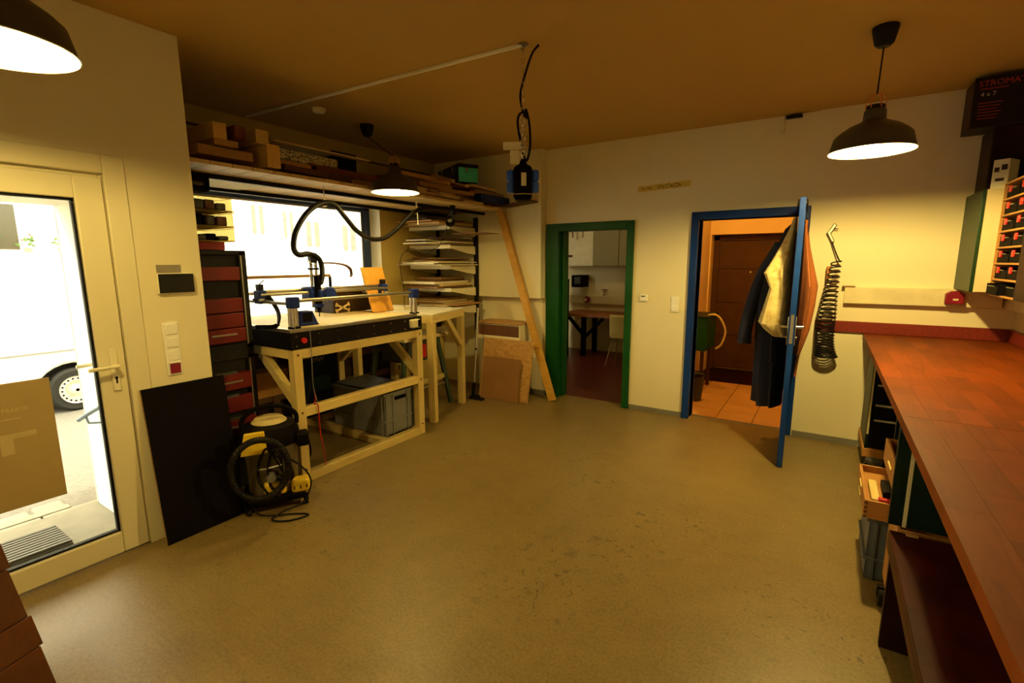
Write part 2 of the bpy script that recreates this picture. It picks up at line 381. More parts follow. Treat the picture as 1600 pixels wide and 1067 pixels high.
# --- street door (door_1): white plastic frame and leaf with a large pane
d1 = sroot('door_1', 'white plastic street door with a full glass pane', (XL, .56, 0))
MB().box(XL-.03, XL+.012, 1.035, 1.13, 0, 2.15).box(XL-.03, XL+.012, -.02, .065, 0, 2.15).box(XL-.03, XL+.012, .065, 1.035, 2.055, 2.15).build('door_frame', 'white_frame', d1, .004)
MB().box(XL-.075, XL-.03, 1.02, 1.095, 0, 2.11).box(XL-.075, XL-.03, -.01, .08, 0, 2.11).box(XL-.075, XL-.03, .08, 1.02, 2.02, 2.11).build('door_rebate', 'white_frame', d1, .003)
GY0, GY1, GZ0, GZ1 = .20, .912, .128, 1.923
XD0, XD1 = XL-.07, XL-.005
lf = MB().box(XD0, XD1, GY1, 1.03, .008, 2.035).box(XD0, XD1, .07, GY0, .008, 2.035).box(XD0, XD1, GY0, GY1, .008, GZ0).box(XD0, XD1, GY0, GY1, GZ1, 2.035).build('door_leaf', 'white_frame', d1, .005)
gb = MB()
for (y0, y1, z0, z1) in ((GY0, GY0+.012, GZ0, GZ1), (GY1-.012, GY1, GZ0, GZ1), (GY0, GY1, GZ0, GZ0+.012), (GY0, GY1, GZ1-.012, GZ1)): gb.box(XD0+.02, XD1-.02, y0, y1, z0, z1)
gb.build('glazing_gasket', 'rubber', lf)
MB().box(XL-.045, XL-.037, GY0, GY1, GZ0, GZ1).build('pane', 'pane_glass', lf)
fl = MB().box(XL-.036, XL-.0345, .20, .72, .428, 1.045).build('film_sign', 'film_brown', lf); fl['label'] = 'brown translucent film stuck to the pane'
text_part('TRAKTE', .026, basis((XL-.0335, .535, .905), (0, 1, 0), (0, 0, 1)), 'film_print', lf)
MB().box(XL-.0342, XL-.0337, .44, .60, .868, .874).box(XL-.0342, XL-.0337, .50, .645, .775, .80).box(XL-.0342, XL-.0337, .515, .56, .70, .775).box(XL-.0342, XL-.0337, .42, .50, .66, .75).build('film_marks', 'film_print', lf)
def lever(parent, xw, yc, zc, side, ln=.125, mat='white_plastic'):
    pl = MB().box(min(xw, xw+side*.010), max(xw, xw+side*.010), yc-.018, yc+.018, zc-.14, zc+.09).build('handle_plate', mat, parent, .006)
    MB().cyl((xw, yc, zc), (xw+side*.055, yc, zc), .011).tube(smooth_path([(xw+side*.05, yc+.006, zc), (xw+side*.055, yc-.03, zc), (xw+side*.055, yc-ln, zc-.002)]), .010, 10).build('lever', mat, pl)
    MB().box(xw+side*.0095, xw+side*.0108, yc-.004, yc+.004, zc-.098, zc-.068).cyl((xw+side*.0095, yc, zc-.068), (xw+side*.0108, yc, zc-.068), .0075).build('keyhole', 'black_matt', pl)
lever(lf, XD1, .978, 1.062, 1); lever(lf, XD0, .978, 1.062, -1)
struct(MB().box(XO-.01, XL-.09, DY1-.012, DY1, -.05, 2.1).box(XO-.02, XO, DY1-.012, DY1+.3, -.3, 2.4).box(XO, XL-.09, DY0+.002, DY1-.013, 1.96, 2.098), 'trim_1', 'facade_white', 'white render reveal outside the street door')
gr = MB().tube(smooth_path([at(123, 656, x=-3.95), at(142, 644, x=-3.8), at(166, 630, x=-3.62)]), .014, 8)
gr.tube([at(134, 650, x=-3.86), at(139, 661, x=-3.84), (-3.78, DY1-.014, at(139, 661, x=-3.84).z)], .008, 8)
one(gr, 'handrail', 'rail_blue', 'blue grey bent steel grab rail outside the street door', 'handrail')

# --- green doorway (door_2): frame only
d2 = sroot('door_2', 'dark green steel door frame without leaf', (-2.25, YB, 0))
MB().box(-2.775, GX0+.09, YB-.03, YB+.17, 0, 2.03).build('jamb', 'green_paint', d2, .005)
MB().box(GX1, -1.735, YB-.03, YB+.17, 0, 2.03).build('jamb', 'green_paint', d2, .005)
MB().box(GX0+.09, GX1, YB-.03, YB+.17, 1.945, 2.03).build('head', 'green_paint', d2, .005)
MB().box(GX0+.09, GX0+.12, YB+.05, YB+.17, 0, 1.945).build('rebate', 'green_paint', d2, .004)
# --- blue doorway (door_3): frame and open leaf
d3 = sroot('door_3', 'blue steel door frame with a blue leaf standing open into the room', (-.66, YB, 0))
MB().box(-1.16, BX0, YB-.035, YB+.17, 0, 2.075).build('jamb', 'blue_paint', d3, .005)
MB().box(BX1, -.17, YB-.035, YB+.17, 0, 2.075).build('jamb', 'blue_paint', d3, .005)
MB().box(BX0, BX1, YB-.035, YB+.17, 2.0, 2.075).build('head', 'blue_paint', d3, .005)
HNG, EDG = Vector((-.235, 5.01, 0)), Vector((-.194, 4.158, 0))
dd = (EDG-HNG).normalized(); dn = Vector((-dd.y, dd.x, 0))       # dn: towards +x
lm = basis((HNG.x, HNG.y, .008), dd, (0, 0, 1))                    # local x along leaf, y up, z = dd x up
leaf = MB().box(0, (EDG-HNG).length, 0, 2.05, -.02, .02, lm).build('door_leaf', 'blue_paint', d3, .003)
LW = (EDG-HNG).length
MB().box(LW-.0005, LW+.003, .98, 1.20, -.011, .011, lm).build('lock_plate', 'alu', leaf)
for s in (-1, 1):
    MB().box(LW-.085, LW-.045, .96, 1.18, min(s*.02, s*.029), max(s*.02, s*.029), lm).build('handle_plate', 'alu', leaf, .004)
    MB().tube([lm @ Vector((LW-.065, 1.10, s*.022)), lm @ Vector((LW-.065, 1.10, s*.07)), lm @ Vector((LW-.18, 1.10, s*.075))], .010, 10).build('lever', 'chrome', leaf)
MB().cyl(lm @ Vector((LW-.065, 1.02, -.04)), lm @ Vector((LW-.065, 1.02, .04)), .010).build('cylinder_lock', 'chrome', leaf)
for zz in (.25, 1.0, 1.80): MB().cyl((HNG.x+.028, HNG.y+.01, zz), (HNG.x+.028, HNG.y+.01, zz+.14), .011).build('hinge', 'blue_paint', leaf)
for k in (.30, .62):
    MB().tube([lm @ Vector((LW-k, 1.99, -.035)), lm @ Vector((LW-k, 2.06, -.03)), lm @ Vector((LW-k, 2.062, .03)), lm @ Vector((LW-k, 1.93, .035)), lm @ Vector((LW-k, 1.90, .06))], .005, 6).build('over_door_hook', 'black_metal', leaf)

# --- niche window (window_1): blue frame, pane, white reveal
w1 = sroot('window_1', 'wide blue framed window above the routing machine', (XN-.17, 2.8, WZ0))
xf0, xf1 = XN-.24, XN-.17
MB().box(xf0, xf1, WY0, WY0+.10, WZ0, WZ1).box(xf0, xf1, WY1-.10, WY1, WZ0, WZ1).box(xf0, xf1, WY0, WY1, WZ1-.075, WZ1).box(xf0, xf1, WY0, WY1, WZ0, WZ0+.08).build('window_frame', 'window_blue', w1, .004)
MB().box(xf0+.015, xf1-.02, WY0+.10, WY0+.118, WZ0+.08, WZ1-.075).box(xf0+.015, xf1-.02, WY1-.118, WY1-.10, WZ0+.08, WZ1-.075).box(xf0+.015, xf1-.02, WY0+.1, WY1-.1, WZ1-.09, WZ1-.075).build('glazing_bead', 'alu', w1)
MB().box(xf0+.03, xf0+.038, WY0+.1, WY1-.1, WZ0+.08, WZ1-.075).build('pane', 'pane_glass', w1)
MB().box(xf1, XN-.001, WY1-.006, WY1-.0005, WZ0+.005, WZ1-.007).build('reveal', 'lamp_white', w1)
MB().box(xf1, XN+.05, WY0, WY1, WZ0-.03, WZ0+.004).build('window_sill', 'white_plastic', w1, .004)
MB().box(xf1, XN-.001, WY0+.001, WY1-.007, WZ1-.006, WZ1-.0005).build('reveal', 'lamp_white', w1)

w2 = sroot('window_added', 'unseen shop window added for daylight beside the street door', (XL-.2, (SW0+SW1)/2, SWZ0))  # extra opening, out of view, that lets sky light reach the back wall
MB().box(XL-.26, XL-.19, SW0, SW0+.07, SWZ0, SWZ1).box(XL-.26, XL-.19, SW1-.07, SW1, SWZ0, SWZ1).box(XL-.26, XL-.19, SW0+.07, SW1-.07, SWZ1-.07, SWZ1).box(XL-.26, XL-.19, SW0+.07, SW1-.07, SWZ0, SWZ0+.07).build('window_frame', 'white_frame', w2, .004)
MB().box(XL-.23, XL-.222, SW0+.07, SW1-.07, SWZ0+.07, SWZ1-.07).build('pane', 'pane_glass', w2)
# --- trunking, backsplash
t2 = sroot('trim_2', 'cream cable trunking along the wall above the worktop', (.6, YB-.02, 1.25))
MB().box(.13, XR-.09, YB-.08, YB-.02, 1.25, 1.385).build('trunking', 'cream_plastic', t2, .003)
MB().box(.13, XR-.09, YB-.0815, YB-.08, 1.262, 1.372).build('cover_strip', 'cream_plastic', t2)
MB().box(XR-.075, XR, 0, YB-.02, 1.25, 1.385).build('trunking', 'cream_plastic', t2, .003)
MB().box(.11, .20, YB-.085, YB-.02, 1.386, 1.396).build('ledge', 'board_mid', t2)
t3 = sroot('trim_3', 'speckled red brown upstand behind the worktop', (.6, YB-.02, 1.0))
MB().box(-.06, XR, YB-.045, YB-.02, 1.002, 1.095).build('upstand', 'backsplash', t3, .002)
MB().box(XR-.025, XR, -1.0, YB-.045, 1.002, 1.095).build('upstand', 'backsplash', t3, .002)

# ================================================================== OUTSIDE
struct(MB().box(-40, -4.72, -20, 40, -.6, -.27), 'street', 'asphalt', 'pale asphalt street outside')
pv = sroot('pavement', 'pale slab pavement and threshold outside the street door', (-3.9, .6, -.1))
MB().box(XO-.03, XL-.082, DY0+.002, DY1-.014, -.4, -.03).build('threshold_slab', 'concrete', pv, .01)
MB().box(-4.72, XO-.035, -6, 1.38, -.4, -.13).build('bed', 'asphalt', pv)
kk = 0
for i, (x0, x1) in enumerate(((-4.36, -4.17), (-4.46, -4.37))):
    yy = -1.6+.17*i
    while yy < 1.0:
        MB().box(x0, x1-.004, yy, yy+.394, -.2, -.10).build('paver', 'paver', pv, .006); yy += .406
yy = -1.6
while yy < 1.0:
    l = random.uniform(.15, .2); MB().box(-4.62, -4.455, yy, yy+l, -.3, -.112+random.uniform(-.01, .004)).build('cobble', 'paver', pv, .02); yy += l+.016
mt_ = thing('scraper_grate', 'dark ribbed scraper mat sunk in the doorstep outside', 'door mat', (-3.72, .45, -.03))
MB().box(-3.92, -3.60, .05, .80, -.029, -.02).build('tray', 'rib_metal', mt_)
for i in range(9): MB().box(-3.912+i*.0345, -3.890+i*.0345, .05, .80, -.02, -.005).build('rib', 'rib_metal', mt_)
# van
vx = -8.0; wc = at(120, 608, x=vx); gz = -.27
van = thing('delivery_van', 'white delivery van parked across the street, seen through the door pane', 'van', (vx-1, wc.y, gz))
wr = wc.z-gz
def arch(cx, r, n=14): return [(cx+r*math.cos(a), r*math.sin(a)) for a in [math.pi-math.pi*k/n for k in range(n+1)]]
cy = wc.y; L0, L1 = cy-3.9, cy+1.0
prof = [(L0, .25)] + [(cy-2.9+a*1, .22+b) for a, b in arch(0, .38)] + [(cy+a, .22+b) for a, b in arch(0, .40)] + [(L1, .30), (L1+.02, .95), (L1-.35, 1.12), (L1-1.1, 2.0), (L0, 2.05)]
MB().prism(prof, -1.9, basis((vx, 0, gz), (0, 1, 0), (0, 0, 1))).build('body', 'van_white', van, .04)
MB().box(vx-.002, vx+.012, L0+.1, L1-.2, gz+.78, gz+.80).build('side_trim', 'grey_plastic', van)
MB().box(vx-1.95, vx-.05, L0+.05, L1-.1, gz+.18, gz+.45).build('chassis', 'black_matt', van)
for cyy in (cy, cy-2.9):
    wh = MB().lathe([(.18, -.2), (wr*.92, -.2), (wr, -.15), (wr, -.03), (wr*.9, 0), (wr*.62, -.005)], (vx+.02, cyy, gz+wr), 32, Matrix.Rotation(R(90), 4, 'Y')).build('tyre', 'tyre', van)
    MB().lathe([(.02, .02), (.05, .015), (.07, -.04), (wr*.38, -.05), (wr*.46, -.01), (wr*.60, -.012), (wr*.64, .006), (wr*.645, -.03)], (vx+.02, cyy, gz+wr), 32, Matrix.Rotation(R(90), 4, 'Y')).build('rim', 'rim_metal', wh)
    hb = MB()
    for k in range(18):
        a = 2*math.pi*k/18; c = Vector((vx+.008, cyy+math.cos(a)*wr*.53, gz+wr+math.sin(a)*wr*.53)); hb.cyl(c, c+Vector((.006, 0, 0)), .012, n=8)
    hb.build('vent_hole', 'black_matt', wh)
# houses across the street
hx = -14.0
h1 = thing('town_house', 'pale plastered town house across the street behind the van', 'building', (hx, 8, -.27))
MB().box(hx-6, hx, 3.3, 30, -.27, 11).build('wall', 'facade_white', h1)
MB().box(hx-.02, hx+.03, 3.3, 30, -.27, .8).build('plinth', 'facade_cream', h1)
def hwin(p0, p1, hs, x):
    a, b2 = at(*p0, x=x), at(*p1, x=x)
    wn = MB().box(x-.02, x+.05, a.y-.12, b2.y+.12, b2.z-.14, a.z+.12).build('window', 'facade_cream', hs)
    MB().box(x+.03, x+.06, a.y, (a.y+b2.y)/2-.06, b2.z, a.z).build('pane', 'shutter_grey', wn)
    MB().box(x+.03, x+.06, (a.y+b2.y)/2+.06, b2.y, b2.z, a.z).build('pane', 'shutter_grey', wn)
hwin((476, 346), (499, 386), h1, hx); hwin((533, 352), (555, 392), h1, hx); hwin((440, 330), (458, 372), h1, hx); hwin((390, 320), (412, 366), h1, hx)
h2 = thing('cream_house', 'cream house with a flower window across the street', 'building', (-13.4, 0, -.27))
a, b2 = at(28, 318, x=-13.0), at(0, 392, x=-13.0)
MB().box(-18, -13.4, -24, -4.0+7.2, -.27, 10).build('wall', 'facade_white', h2)
hy = at(24, 360, x=-13.4).y
wn = MB().box(-13.42, -13.30, hy-1.5, hy+.1, at(20, 395, x=-13.4).z, at(20, 314, x=-13.4).z).build('window', 'facade_white', h2, .02)
MB().box(-13.32, -13.28, hy-1.4, hy, at(20, 390, x=-13.4).z, at(20, 320, x=-13.4).z).build('pane', 'house_pane', wn)
MB().box(-13.30, -13.05, hy-1.5, hy+1.6, at(20, 397, x=-13.4).z-.15, at(20, 397, x=-13.4).z).build('ledge', 'facade_white', h2, .02)
for k in range(5):
    p = Vector((-13.2, hy-.9+k*.5, at(20, 397, x=-13.4).z)); t_ = thing('flower_pot', 'small potted flower on the window ledge of the cream house', 'flower pot', p, 'flower pots on the ledge')
    MB().lathe([(.05, 0), (.07, .12)], p, 12, cap=True).build('pot', 'tile_terra', t_)
    lb = MB()
    for q in range(16):
        a_ = random.uniform(0, 6.28); r_ = random.uniform(.04, .16); c = p+Vector((r_*math.cos(a_), r_*math.sin(a_), random.uniform(.15, .36)))
        u_ = Vector((random.uniform(-1, 1), random.uniform(-1, 1), random.uniform(-.3, 1))).normalized()*.06; v_ = u_.orthogonal().normalized()*.03
        lb.add([c-u_, c+v_, c+u_, c-v_], [(0, 1, 2, 3)])
    lb.build('leaves', 'plant_green', t_)
    fb = MB()
    for q in range(4):
        c = p+Vector((random.uniform(-.1, .1), random.uniform(-.1, .1), random.uniform(.26, .4))); fb.lathe([(.005, -.02), (.03, 0), (.005, .02)], c, 8)
    fb.build('blossom', 'flower_red', t_)

# ================================================================== ROOMS BEHIND THE DOORWAYS
struct(MB().box(-5.0, -1.55, 5.17, 8.25, -.12, 0), 'floor_office', 'office_floor', 'dark red floor of the room behind the green doorway')
struct(MB().box(-5.0, -1.55, 8.2, 8.3, 0, 2.7), 'wall_office_back', 'wall_paint')
struct(MB().box(-5.1, -5.0, 5.17, 8.3, 0, 2.7), 'wall_office_left', 'wall_paint')
struct(MB().box(-1.64, -1.55, 5.19, 8.3, 0, 2.7), 'wall_office_right', 'wall_paint')
struct(MB().box(-5.1, -1.55, 5.19, 8.3, 2.7, 2.8), 'ceiling_office', 'ceiling_paint')
t4 = sroot('trim_4', 'cable trunking on the wall of the back room', (-3.3, 8.2, .86))
MB().box(-4.0, -1.7, 8.13, 8.2, .86, 1.0).build('trunking', 'cream_plastic', t4, .003)
ol = thing('office_fill_lamp', 'small round fill lamp added out of view behind the green doorway', 'lamp', (-3.2, 6.5, 2.7))  # lamp added above the visible opening to brighten the back room
MB().lathe([(.16, 0), (.16, -.03), (.13, -.05)], (-3.2, 6.5, 2.70), 24, cap=True).build('base', 'white_plastic', ol)
MB().lathe([(.13, 0), (.11, -.04), (.05, -.06), (.001, -.065)], (-3.2, 6.5, 2.65), 20).build('diffuser', 'office_glow', ol)
def wallcab(x0, x1, mat, label):
    t = thing('wall_cabinet', label, 'cabinet', ((x0+x1)/2, 8.0, 1.53), 'wall cabinets in the back room')
    MB().box(x0, x1-.004, 7.87, 8.2, 1.53, 2.25).build('body', mat, t, .002)
    MB().box(x0+.002, x1-.006, 7.85, 7.868, 1.535, 2.25).build('door', mat, t, .003)
plain('olive_laminate', (.30, .25, .11), .5, var=.05)
wallcab(-4.1, -3.41, 'lab_white', 'cream wall cabinet with hooks, seen through the green doorway')
wallcab(-3.41, -2.955, 'olive_laminate', 'olive wall cabinet beside the cream one in the back room')
wallcab(-2.955, -2.4, 'olive_laminate', 'olive wall cabinet partly hidden by the right green jamb')
for k, px in enumerate((895, 902, 911)):
    p = at(px, 362, y=7.82); one(MB().tube([(p.x, 7.84, p.z+.02), (p.x, 7.81, p.z), (p.x, 7.815, p.z-.10-.03*(k % 2))], .010, 6), 'hanging_tool', ('board_dark', 'board_pale', 'board_mid')[k],
        ('short dark tool hung at the top of the cream wall cabinet', 'pale stick hung at the top of the cream wall cabinet', 'brown stick hung at the top of the cream wall cabinet')[k], 'tool')
p = at(884, 400, y=7.8); one(MB().lathe([(.001, -.02), (.10, -.018), (.13, 0), (.10, .018), (.001, .02)], (p.x, 7.83, p.z), 20, Matrix.Diagonal((1, .15, 1, 1))), 'magnetic_tray', 'board_dark', 'dark oval tray stuck to the cream wall cabinet', 'tray')
ds = thing('office_desk', 'reddish wooden desk on black trestle frame in the back room', 'desk', (-3.1, 7.85, 0))
MB().box(-3.85, -1.9, 7.48, 8.18, .685, .735).build('desk_top', 'office_top', ds, .004)
for x in (-3.45, -2.3):
    MB().bar((x, 7.60, 0), (x, 7.60, .685), .07, .07).build('leg', 'black_matt', ds)
    MB().bar((x, 8.08, 0), (x, 8.08, .685), .07, .07).build('leg', 'black_matt', ds)
    MB().bar((x-.28, 7.60, .66), (x, 7.60, .36), .05, .05).build('brace', 'black_matt', ds)
    MB().bar((x+.35, 7.60, .66), (x, 7.60, .30), .05, .05).build('brace', 'black_matt', ds)
cp = Vector((-2.55, 7.22, 0)); ch = thing('shell_chair', 'pale yellow shell chair with thin chrome legs at the office desk', 'chair', cp)
def shell(u, v):   # u across, v from front of seat up the back
    x = (u-.5)*.44; edge = (abs(u-.5)*2)**3*.04
    if v < .5: return (cp.x+x, cp.y+.22-v*.80, .44+edge-.03*math.sin(v*6.28))
    q = (v-.5)*2; return (cp.x+x*(1-.15*q), cp.y-.18-.10*q+edge, .45+.36*q)
MB().sheet(shell, 12, 18).build('seat_shell', 'chair_yellow', ch, solid=.012)
for sx in (-1, 1):
    for sy, ty in ((.14, .20), (-.12, -.22)):
        MB().tube([(cp.x+sx*.10, cp.y+sy*.5, .43), (cp.x+sx*.19, cp.y+sy, .40), (cp.x+sx*.25, cp.y+ty, .005)], .010, 8).build('leg', 'chrome', ch)
p = at(917, 468, y=8.1); rs = thing('power_socket', 'dark red round power socket on the trunking in the back room', 'socket', (p.x, 8.13, p.z))
MB().lathe([(.06, 0), (.06, .05), (.045, .07)], (p.x, 8.13, p.z), 16, Matrix.Rotation(R(90), 4, 'X'), cap=True).build('housing', 'maroon_plastic', rs)
MB().lathe([(.03, .07), (.03, .075)], (p.x-.01, 8.13, p.z), 12, Matrix.Rotation(R(90), 4, 'X'), cap=True).build('cap', 'paper', rs)
p = at(946, 455, y=8.15); va = thing('wall_tap', 'small brass wall tap above the office desk', 'tap', (p.x, 8.2, p.z))
MB().cyl((p.x, 8.2, p.z), (p.x, 8.08, p.z), .014).tube([(p.x, 8.1, p.z), (p.x, 8.08, p.z-.02), (p.x, 8.08, p.z-.08)], .012, 8).build('spout', 'steel_dull', va)
MB().box(p.x-.05, p.x+.05, 8.09, 8.12, p.z+.02, p.z+.035).build('lever', 'board_dark', va)
rk = thing('tool_cupboard', 'black cupboard standing in the dark left corner of the back room', 'cupboard', (-3.75, 7.35, 0))
MB().box(-4.2, -3.66, 7.0, 7.45, 0, 1.32).build('body', 'black_matt', rk, .004)
MB().box(-4.18, -3.68, 6.985, 7.0, .05, 1.28).build('door', 'black_matt', rk, .004)
cm = thing('coffee_machine', 'black box shaped machine with a grey display on the wall of the back room', 'machine', (-3.6, 7.95, 1.25))
p0, p1 = at(893, 430, y=7.9), at(909, 449, y=7.9)
MB().box(p0.x, p1.x, 7.9, 8.2, p1.z, p0.z).build('body', 'black_matt', cm, .006); MB().box(p0.x+.06, p1.x-.03, 7.895, 7.9, p1.z+.06, p0.z-.03).build('display', 'dark_grey', cm)
p0, p1 = at(877, 424, y=7.1), at(886, 440, y=7.1)
pb = one(MB().box(p0.x-.1, p1.x, 7.12, 7.14, 1.322, p0.z), 'notice_board', 'brown_card', 'brown card standing on the black cupboard in the back room', 'card')

# corridor
fc = sroot('floor_corridor', 'terracotta tiled corridor floor behind the blue door', (-.6, 6.0, 0))
MB().box(-1.5, .9, 5.17, 7.9, -.12, -.006).build('screed', 'grout', fc)
tx0 = -.86-.342*2
for i in range(7):
    for j in range(5):
        x0 = tx0+i*.342; y0 = 5.19+j*.335
        MB().box(max(x0, -1.5)+.004, x0+.338, y0+.004, y0+.331, -.02, 0).build('tile', 'tile_terra', fc, .002)
MB().box(-1.5, .9, 6.87, 7.9, -.02, 0).build('dark_mat', 'dark_maroon', fc)
MB().box(BX0, BX1, 5.15, 5.19, 0, .006).build('threshold_strip', 'alu', fc)
struct(MB().box(-1.55, -1.46, 5.19, 7.9, 0, 2.7), 'wall_corridor_left', 'orange_wall')
struct(MB().box(.9, 1.0, 5.19, 7.9, 0, 2.7), 'wall_corridor_right', 'orange_wall')
struct(MB().box(-1.46, .9, 5.19, 7.9, 2.7, 2.8), 'ceiling_corridor', 'orange_wall')
struct(MB().box(-1.5, -1.44, 7.5, 7.68, 0, 2.7).box(-1.44, .9, 7.5, 7.68, 1.98, 2.7).box(-.05, .9, 7.5, 7.68, 0, 1.98).box(-1.5, .9, 7.78, 7.9, 0, 2.7), 'wall_corridor_back', 'orange_wall')
d4 = sroot('door_4', 'old brown boarded door at the end of the corridor', (-.75, 7.72, 0))
for i in range(4):
    z0 = .04+i*.485; MB().box(-1.43, -.06, 7.72, 7.76, z0, z0+.478).build('door_panel', 'old_door', d4, .004)
MB().box(-1.44, -1.36, 7.69, 7.74, 0, 1.98).box(-.13, -.05, 7.69, 7.74, 0, 1.98).box(-1.44, -.05, 7.69, 7.74, 1.90, 1.98).build('door_frame', 'old_door', d4, .004)
p = at(1173, 425, y=7.72); MB().cyl((p.x, 7.72, p.z), (p.x, 7.70, p.z), .012).build('peephole', 'chrome', d4)
cl = thing('corridor_lamp', 'warm ceiling lamp in the corridor behind the blue door', 'lamp', (-.95, 5.75, 2.7))
MB().lathe([(.12, 0), (.12, -.04), (.09, -.06)], (-.95, 5.75, 2.7), 20, cap=True).build('base', 'white_plastic', cl)
MB().lathe([(.085, 0), (.08, -.05), (.04, -.09), (.001, -.10)], (-.95, 5.75, 2.64), 18).build('diffuser', 'corridor_glow', cl)
tb = thing('green_basin', 'dark green metal basin on a stand at the corridor wall', 'basin', (-1.35, 6.4, 0))
MB().box(-1.44, -1.17, 6.15, 6.7, .52, .93).build('tank', 'green_paint', tb, .01)
MB().box(-1.45, -1.15, 6.13, 6.72, .93, .95).build('rim', 'cabinet_green_dark', tb, .004)
for y in (6.2, 6.62): MB().box(-1.24, -1.20, y-.02, y+.02, 0, .52).build('leg', 'old_door', tb)
for k in range(4): MB().cyl((-1.169, 6.25+k*.1, .88), (-1.166, 6.25+k*.1, .88), .010, n=8).build('rivet', 'chrome', tb)
hp = [at(1098, 500, y=6.3), at(1110, 492, y=6.3), at(1122, 494, y=6.3), at(1131, 508, y=6.3), at(1133, 522, y=6.3), at(1127, 538, y=6.3), at(1118, 545, y=6.3)]
one(MB().tube(smooth_path(hp), .013, 8), 'water_hose', 'vacuum_cream', 'pale bent water hose looping from the green basin', 'hose')
bn = thing('waste_bin', 'dark round waste bin beside the blue door jamb in the corridor', 'bin', (-1.2, 5.78, 0))
MB().lathe([(.001, .004), (.085, .004), (.11, .30), (.118, .305), (.112, .31), (.10, .30), (.078, .02), (.001, .02)], (-1.21, 5.80, 0), 24).build('body', 'dark_grey', bn)
MB().lathe([(.110, .29), (.122, .30), (.118, .32), (.108, .315)], (-1.21, 5.80, 0), 24).build('rim', 'black_gloss', bn)

# garments on the blue leaf
def garment(mb, u, side, prof, folds=9, amp=.12, seed=0, tilt=0):
    """prof: (height, half width along the leaf, thickness away from the leaf)"""
    n = 44; o = len(mb.v)
    for (z, a, t) in prof:
        for k in range(n):
            th = 2*math.pi*k/n; f = 1+amp*math.sin(folds*th+seed+z*2.1)*min(1, (prof[0][0]-z)*2.2)
            q = (1+math.cos(th))/2; off = .024+t*q*f
            mb.v.append(lm @ Vector((u+a*math.sin(th)*f+tilt*(prof[0][0]-z), z, side*off)))
    for i in range(len(prof)-1):
        for k in range(n):
            l = (k+1) % n; mb.f.append((o+i*n+k, o+i*n+l, o+(i+1)*n+l, o+(i+1)*n+k))
    mb.f.append(tuple(o+k for k in range(n))); return mb
ct = thing('navy_work_coat', 'long navy work coat hanging on the corridor side of the blue door', 'coat', tuple(lm @ Vector((.45, .35, .1))))
garment(MB(), LW-.62, 1, [(1.90, .03, .05), (1.86, .10, .09), (1.72, .17, .14), (1.5, .20, .20), (1.25, .21, .24), (1.0, .21, .23), (.75, .22, .22), (.5, .23, .22), (.36, .23, .22)], 7, .14).build('coat_body', 'navy_cloth', ct)
sl = [lm @ Vector((LW-.55, z, t)) for z, t in ((1.74, .13), (1.5, .24), (1.25, .31), (1.02, .35), (.88, .355))]
MB().tube(smooth_path(sl, 5), [.05]*4+[.055]*16+[.06], 14).build('sleeve', 'navy_cloth', ct)
ap = thing('spotted_apron', 'pale spotted apron hanging over the navy coat on the blue door', 'apron', tuple(lm @ Vector((LW-.3, .9, .1))))
garment(MB(), LW-.30, 1, [(1.93, .02, .03), (1.85, .06, .05), (1.72, .10, .10), (1.58, .13, .165), (1.50, .15, .20), (1.38, .14, .15), (1.25, .15, .175), (1.10, .15, .205), (1.04, .11, .16), (.99, .05, .10)], 5, .12, 1).build('cloth', 'spotted_cloth', ap)
MB().tube([lm @ Vector((LW-.30, 1.92, .04)), lm @ Vector((LW-.26, 1.80, .05)), lm @ Vector((LW-.30, 1.62, .06))], .006, 6).build('neck_strap', 'spotted_cloth', ap)
ja = thing('orange_apron', 'orange leather apron hanging on the room side of the blue door', 'apron', tuple(lm @ Vector((LW-.4, .9, -.1))))
garment(MB(), LW-.48, -1, [(1.92, .02, .025), (1.85, .06, .03), (1.70, .13, .055), (1.55, .19, .09), (1.40, .24, .125), (1.25, .24, .12), (1.05, .23, .10), (.92, .20, .07), (.84, .15, .05)], 6, .10, 2).build('leather', 'orange_cloth', ja)
MB().tube(smooth_path([lm @ Vector((LW-.48, 1.93, -.04)), lm @ Vector((LW-.42, 1.80, -.05)), lm @ Vector((LW-.45, 1.66, -.07))], 6), .007, 6).build('neck_strap', 'black_matt', ja)
MB().tube([lm @ Vector((LW-.62, 1.25, -.10)), lm @ Vector((LW-.66, .95, -.075)), lm @ Vector((LW-.64, .60, -.055))], .011, 6).build('waist_strap', 'orange_cloth', ja)
MB().cyl(lm @ Vector((LW-.40, 1.12, -.108)), lm @ Vector((LW-.40, 1.12, -.118)), .012).build('buckle', 'chrome', ja)

# ================================================================== WALL FITTINGS
tp = thing('wall_tablet', 'small black tablet screen in a white wall mount above the light switches', 'tablet', (XL, 1.31, 1.43))
MB().box(XL, XL+.028, 1.213, 1.403, 1.427, 1.545).build('mount', 'white_plastic', tp, .008); MB().box(XL+.028, XL+.031, 1.219, 1.399, 1.434, 1.541).build('screen', 'black_gloss', tp)
one(MB().box(XL, XL+.008, 1.225, 1.345, 1.548, 1.592), 'wall_sign', 'steel_dull', 'narrow grey metal sign on the wall just above the tablet', 'sign')
sp_ = thing('switch_panel', 'tall cream switch panel with three switches and a red socket', 'switch', (XL, 1.257, .955))
MB().box(XL, XL+.010, 1.218, 1.298, .956, 1.264).build('plate', 'switch_white', sp_, .004)
for k in range(3): MB().box(XL+.010, XL+.016, 1.231, 1.286, 1.195-k*.076, 1.252-k*.076).build('rocker', 'switch_white', sp_, .004)
MB().box(XL+.010, XL+.018, 1.231, 1.286, .967, 1.024).build('red_socket', 'maroon_plastic', sp_, .005)
MB().box(XL+.010, XL+.022, 1.229, 1.288, 1.028, 1.034).build('label_clip', 'switch_white', sp_)
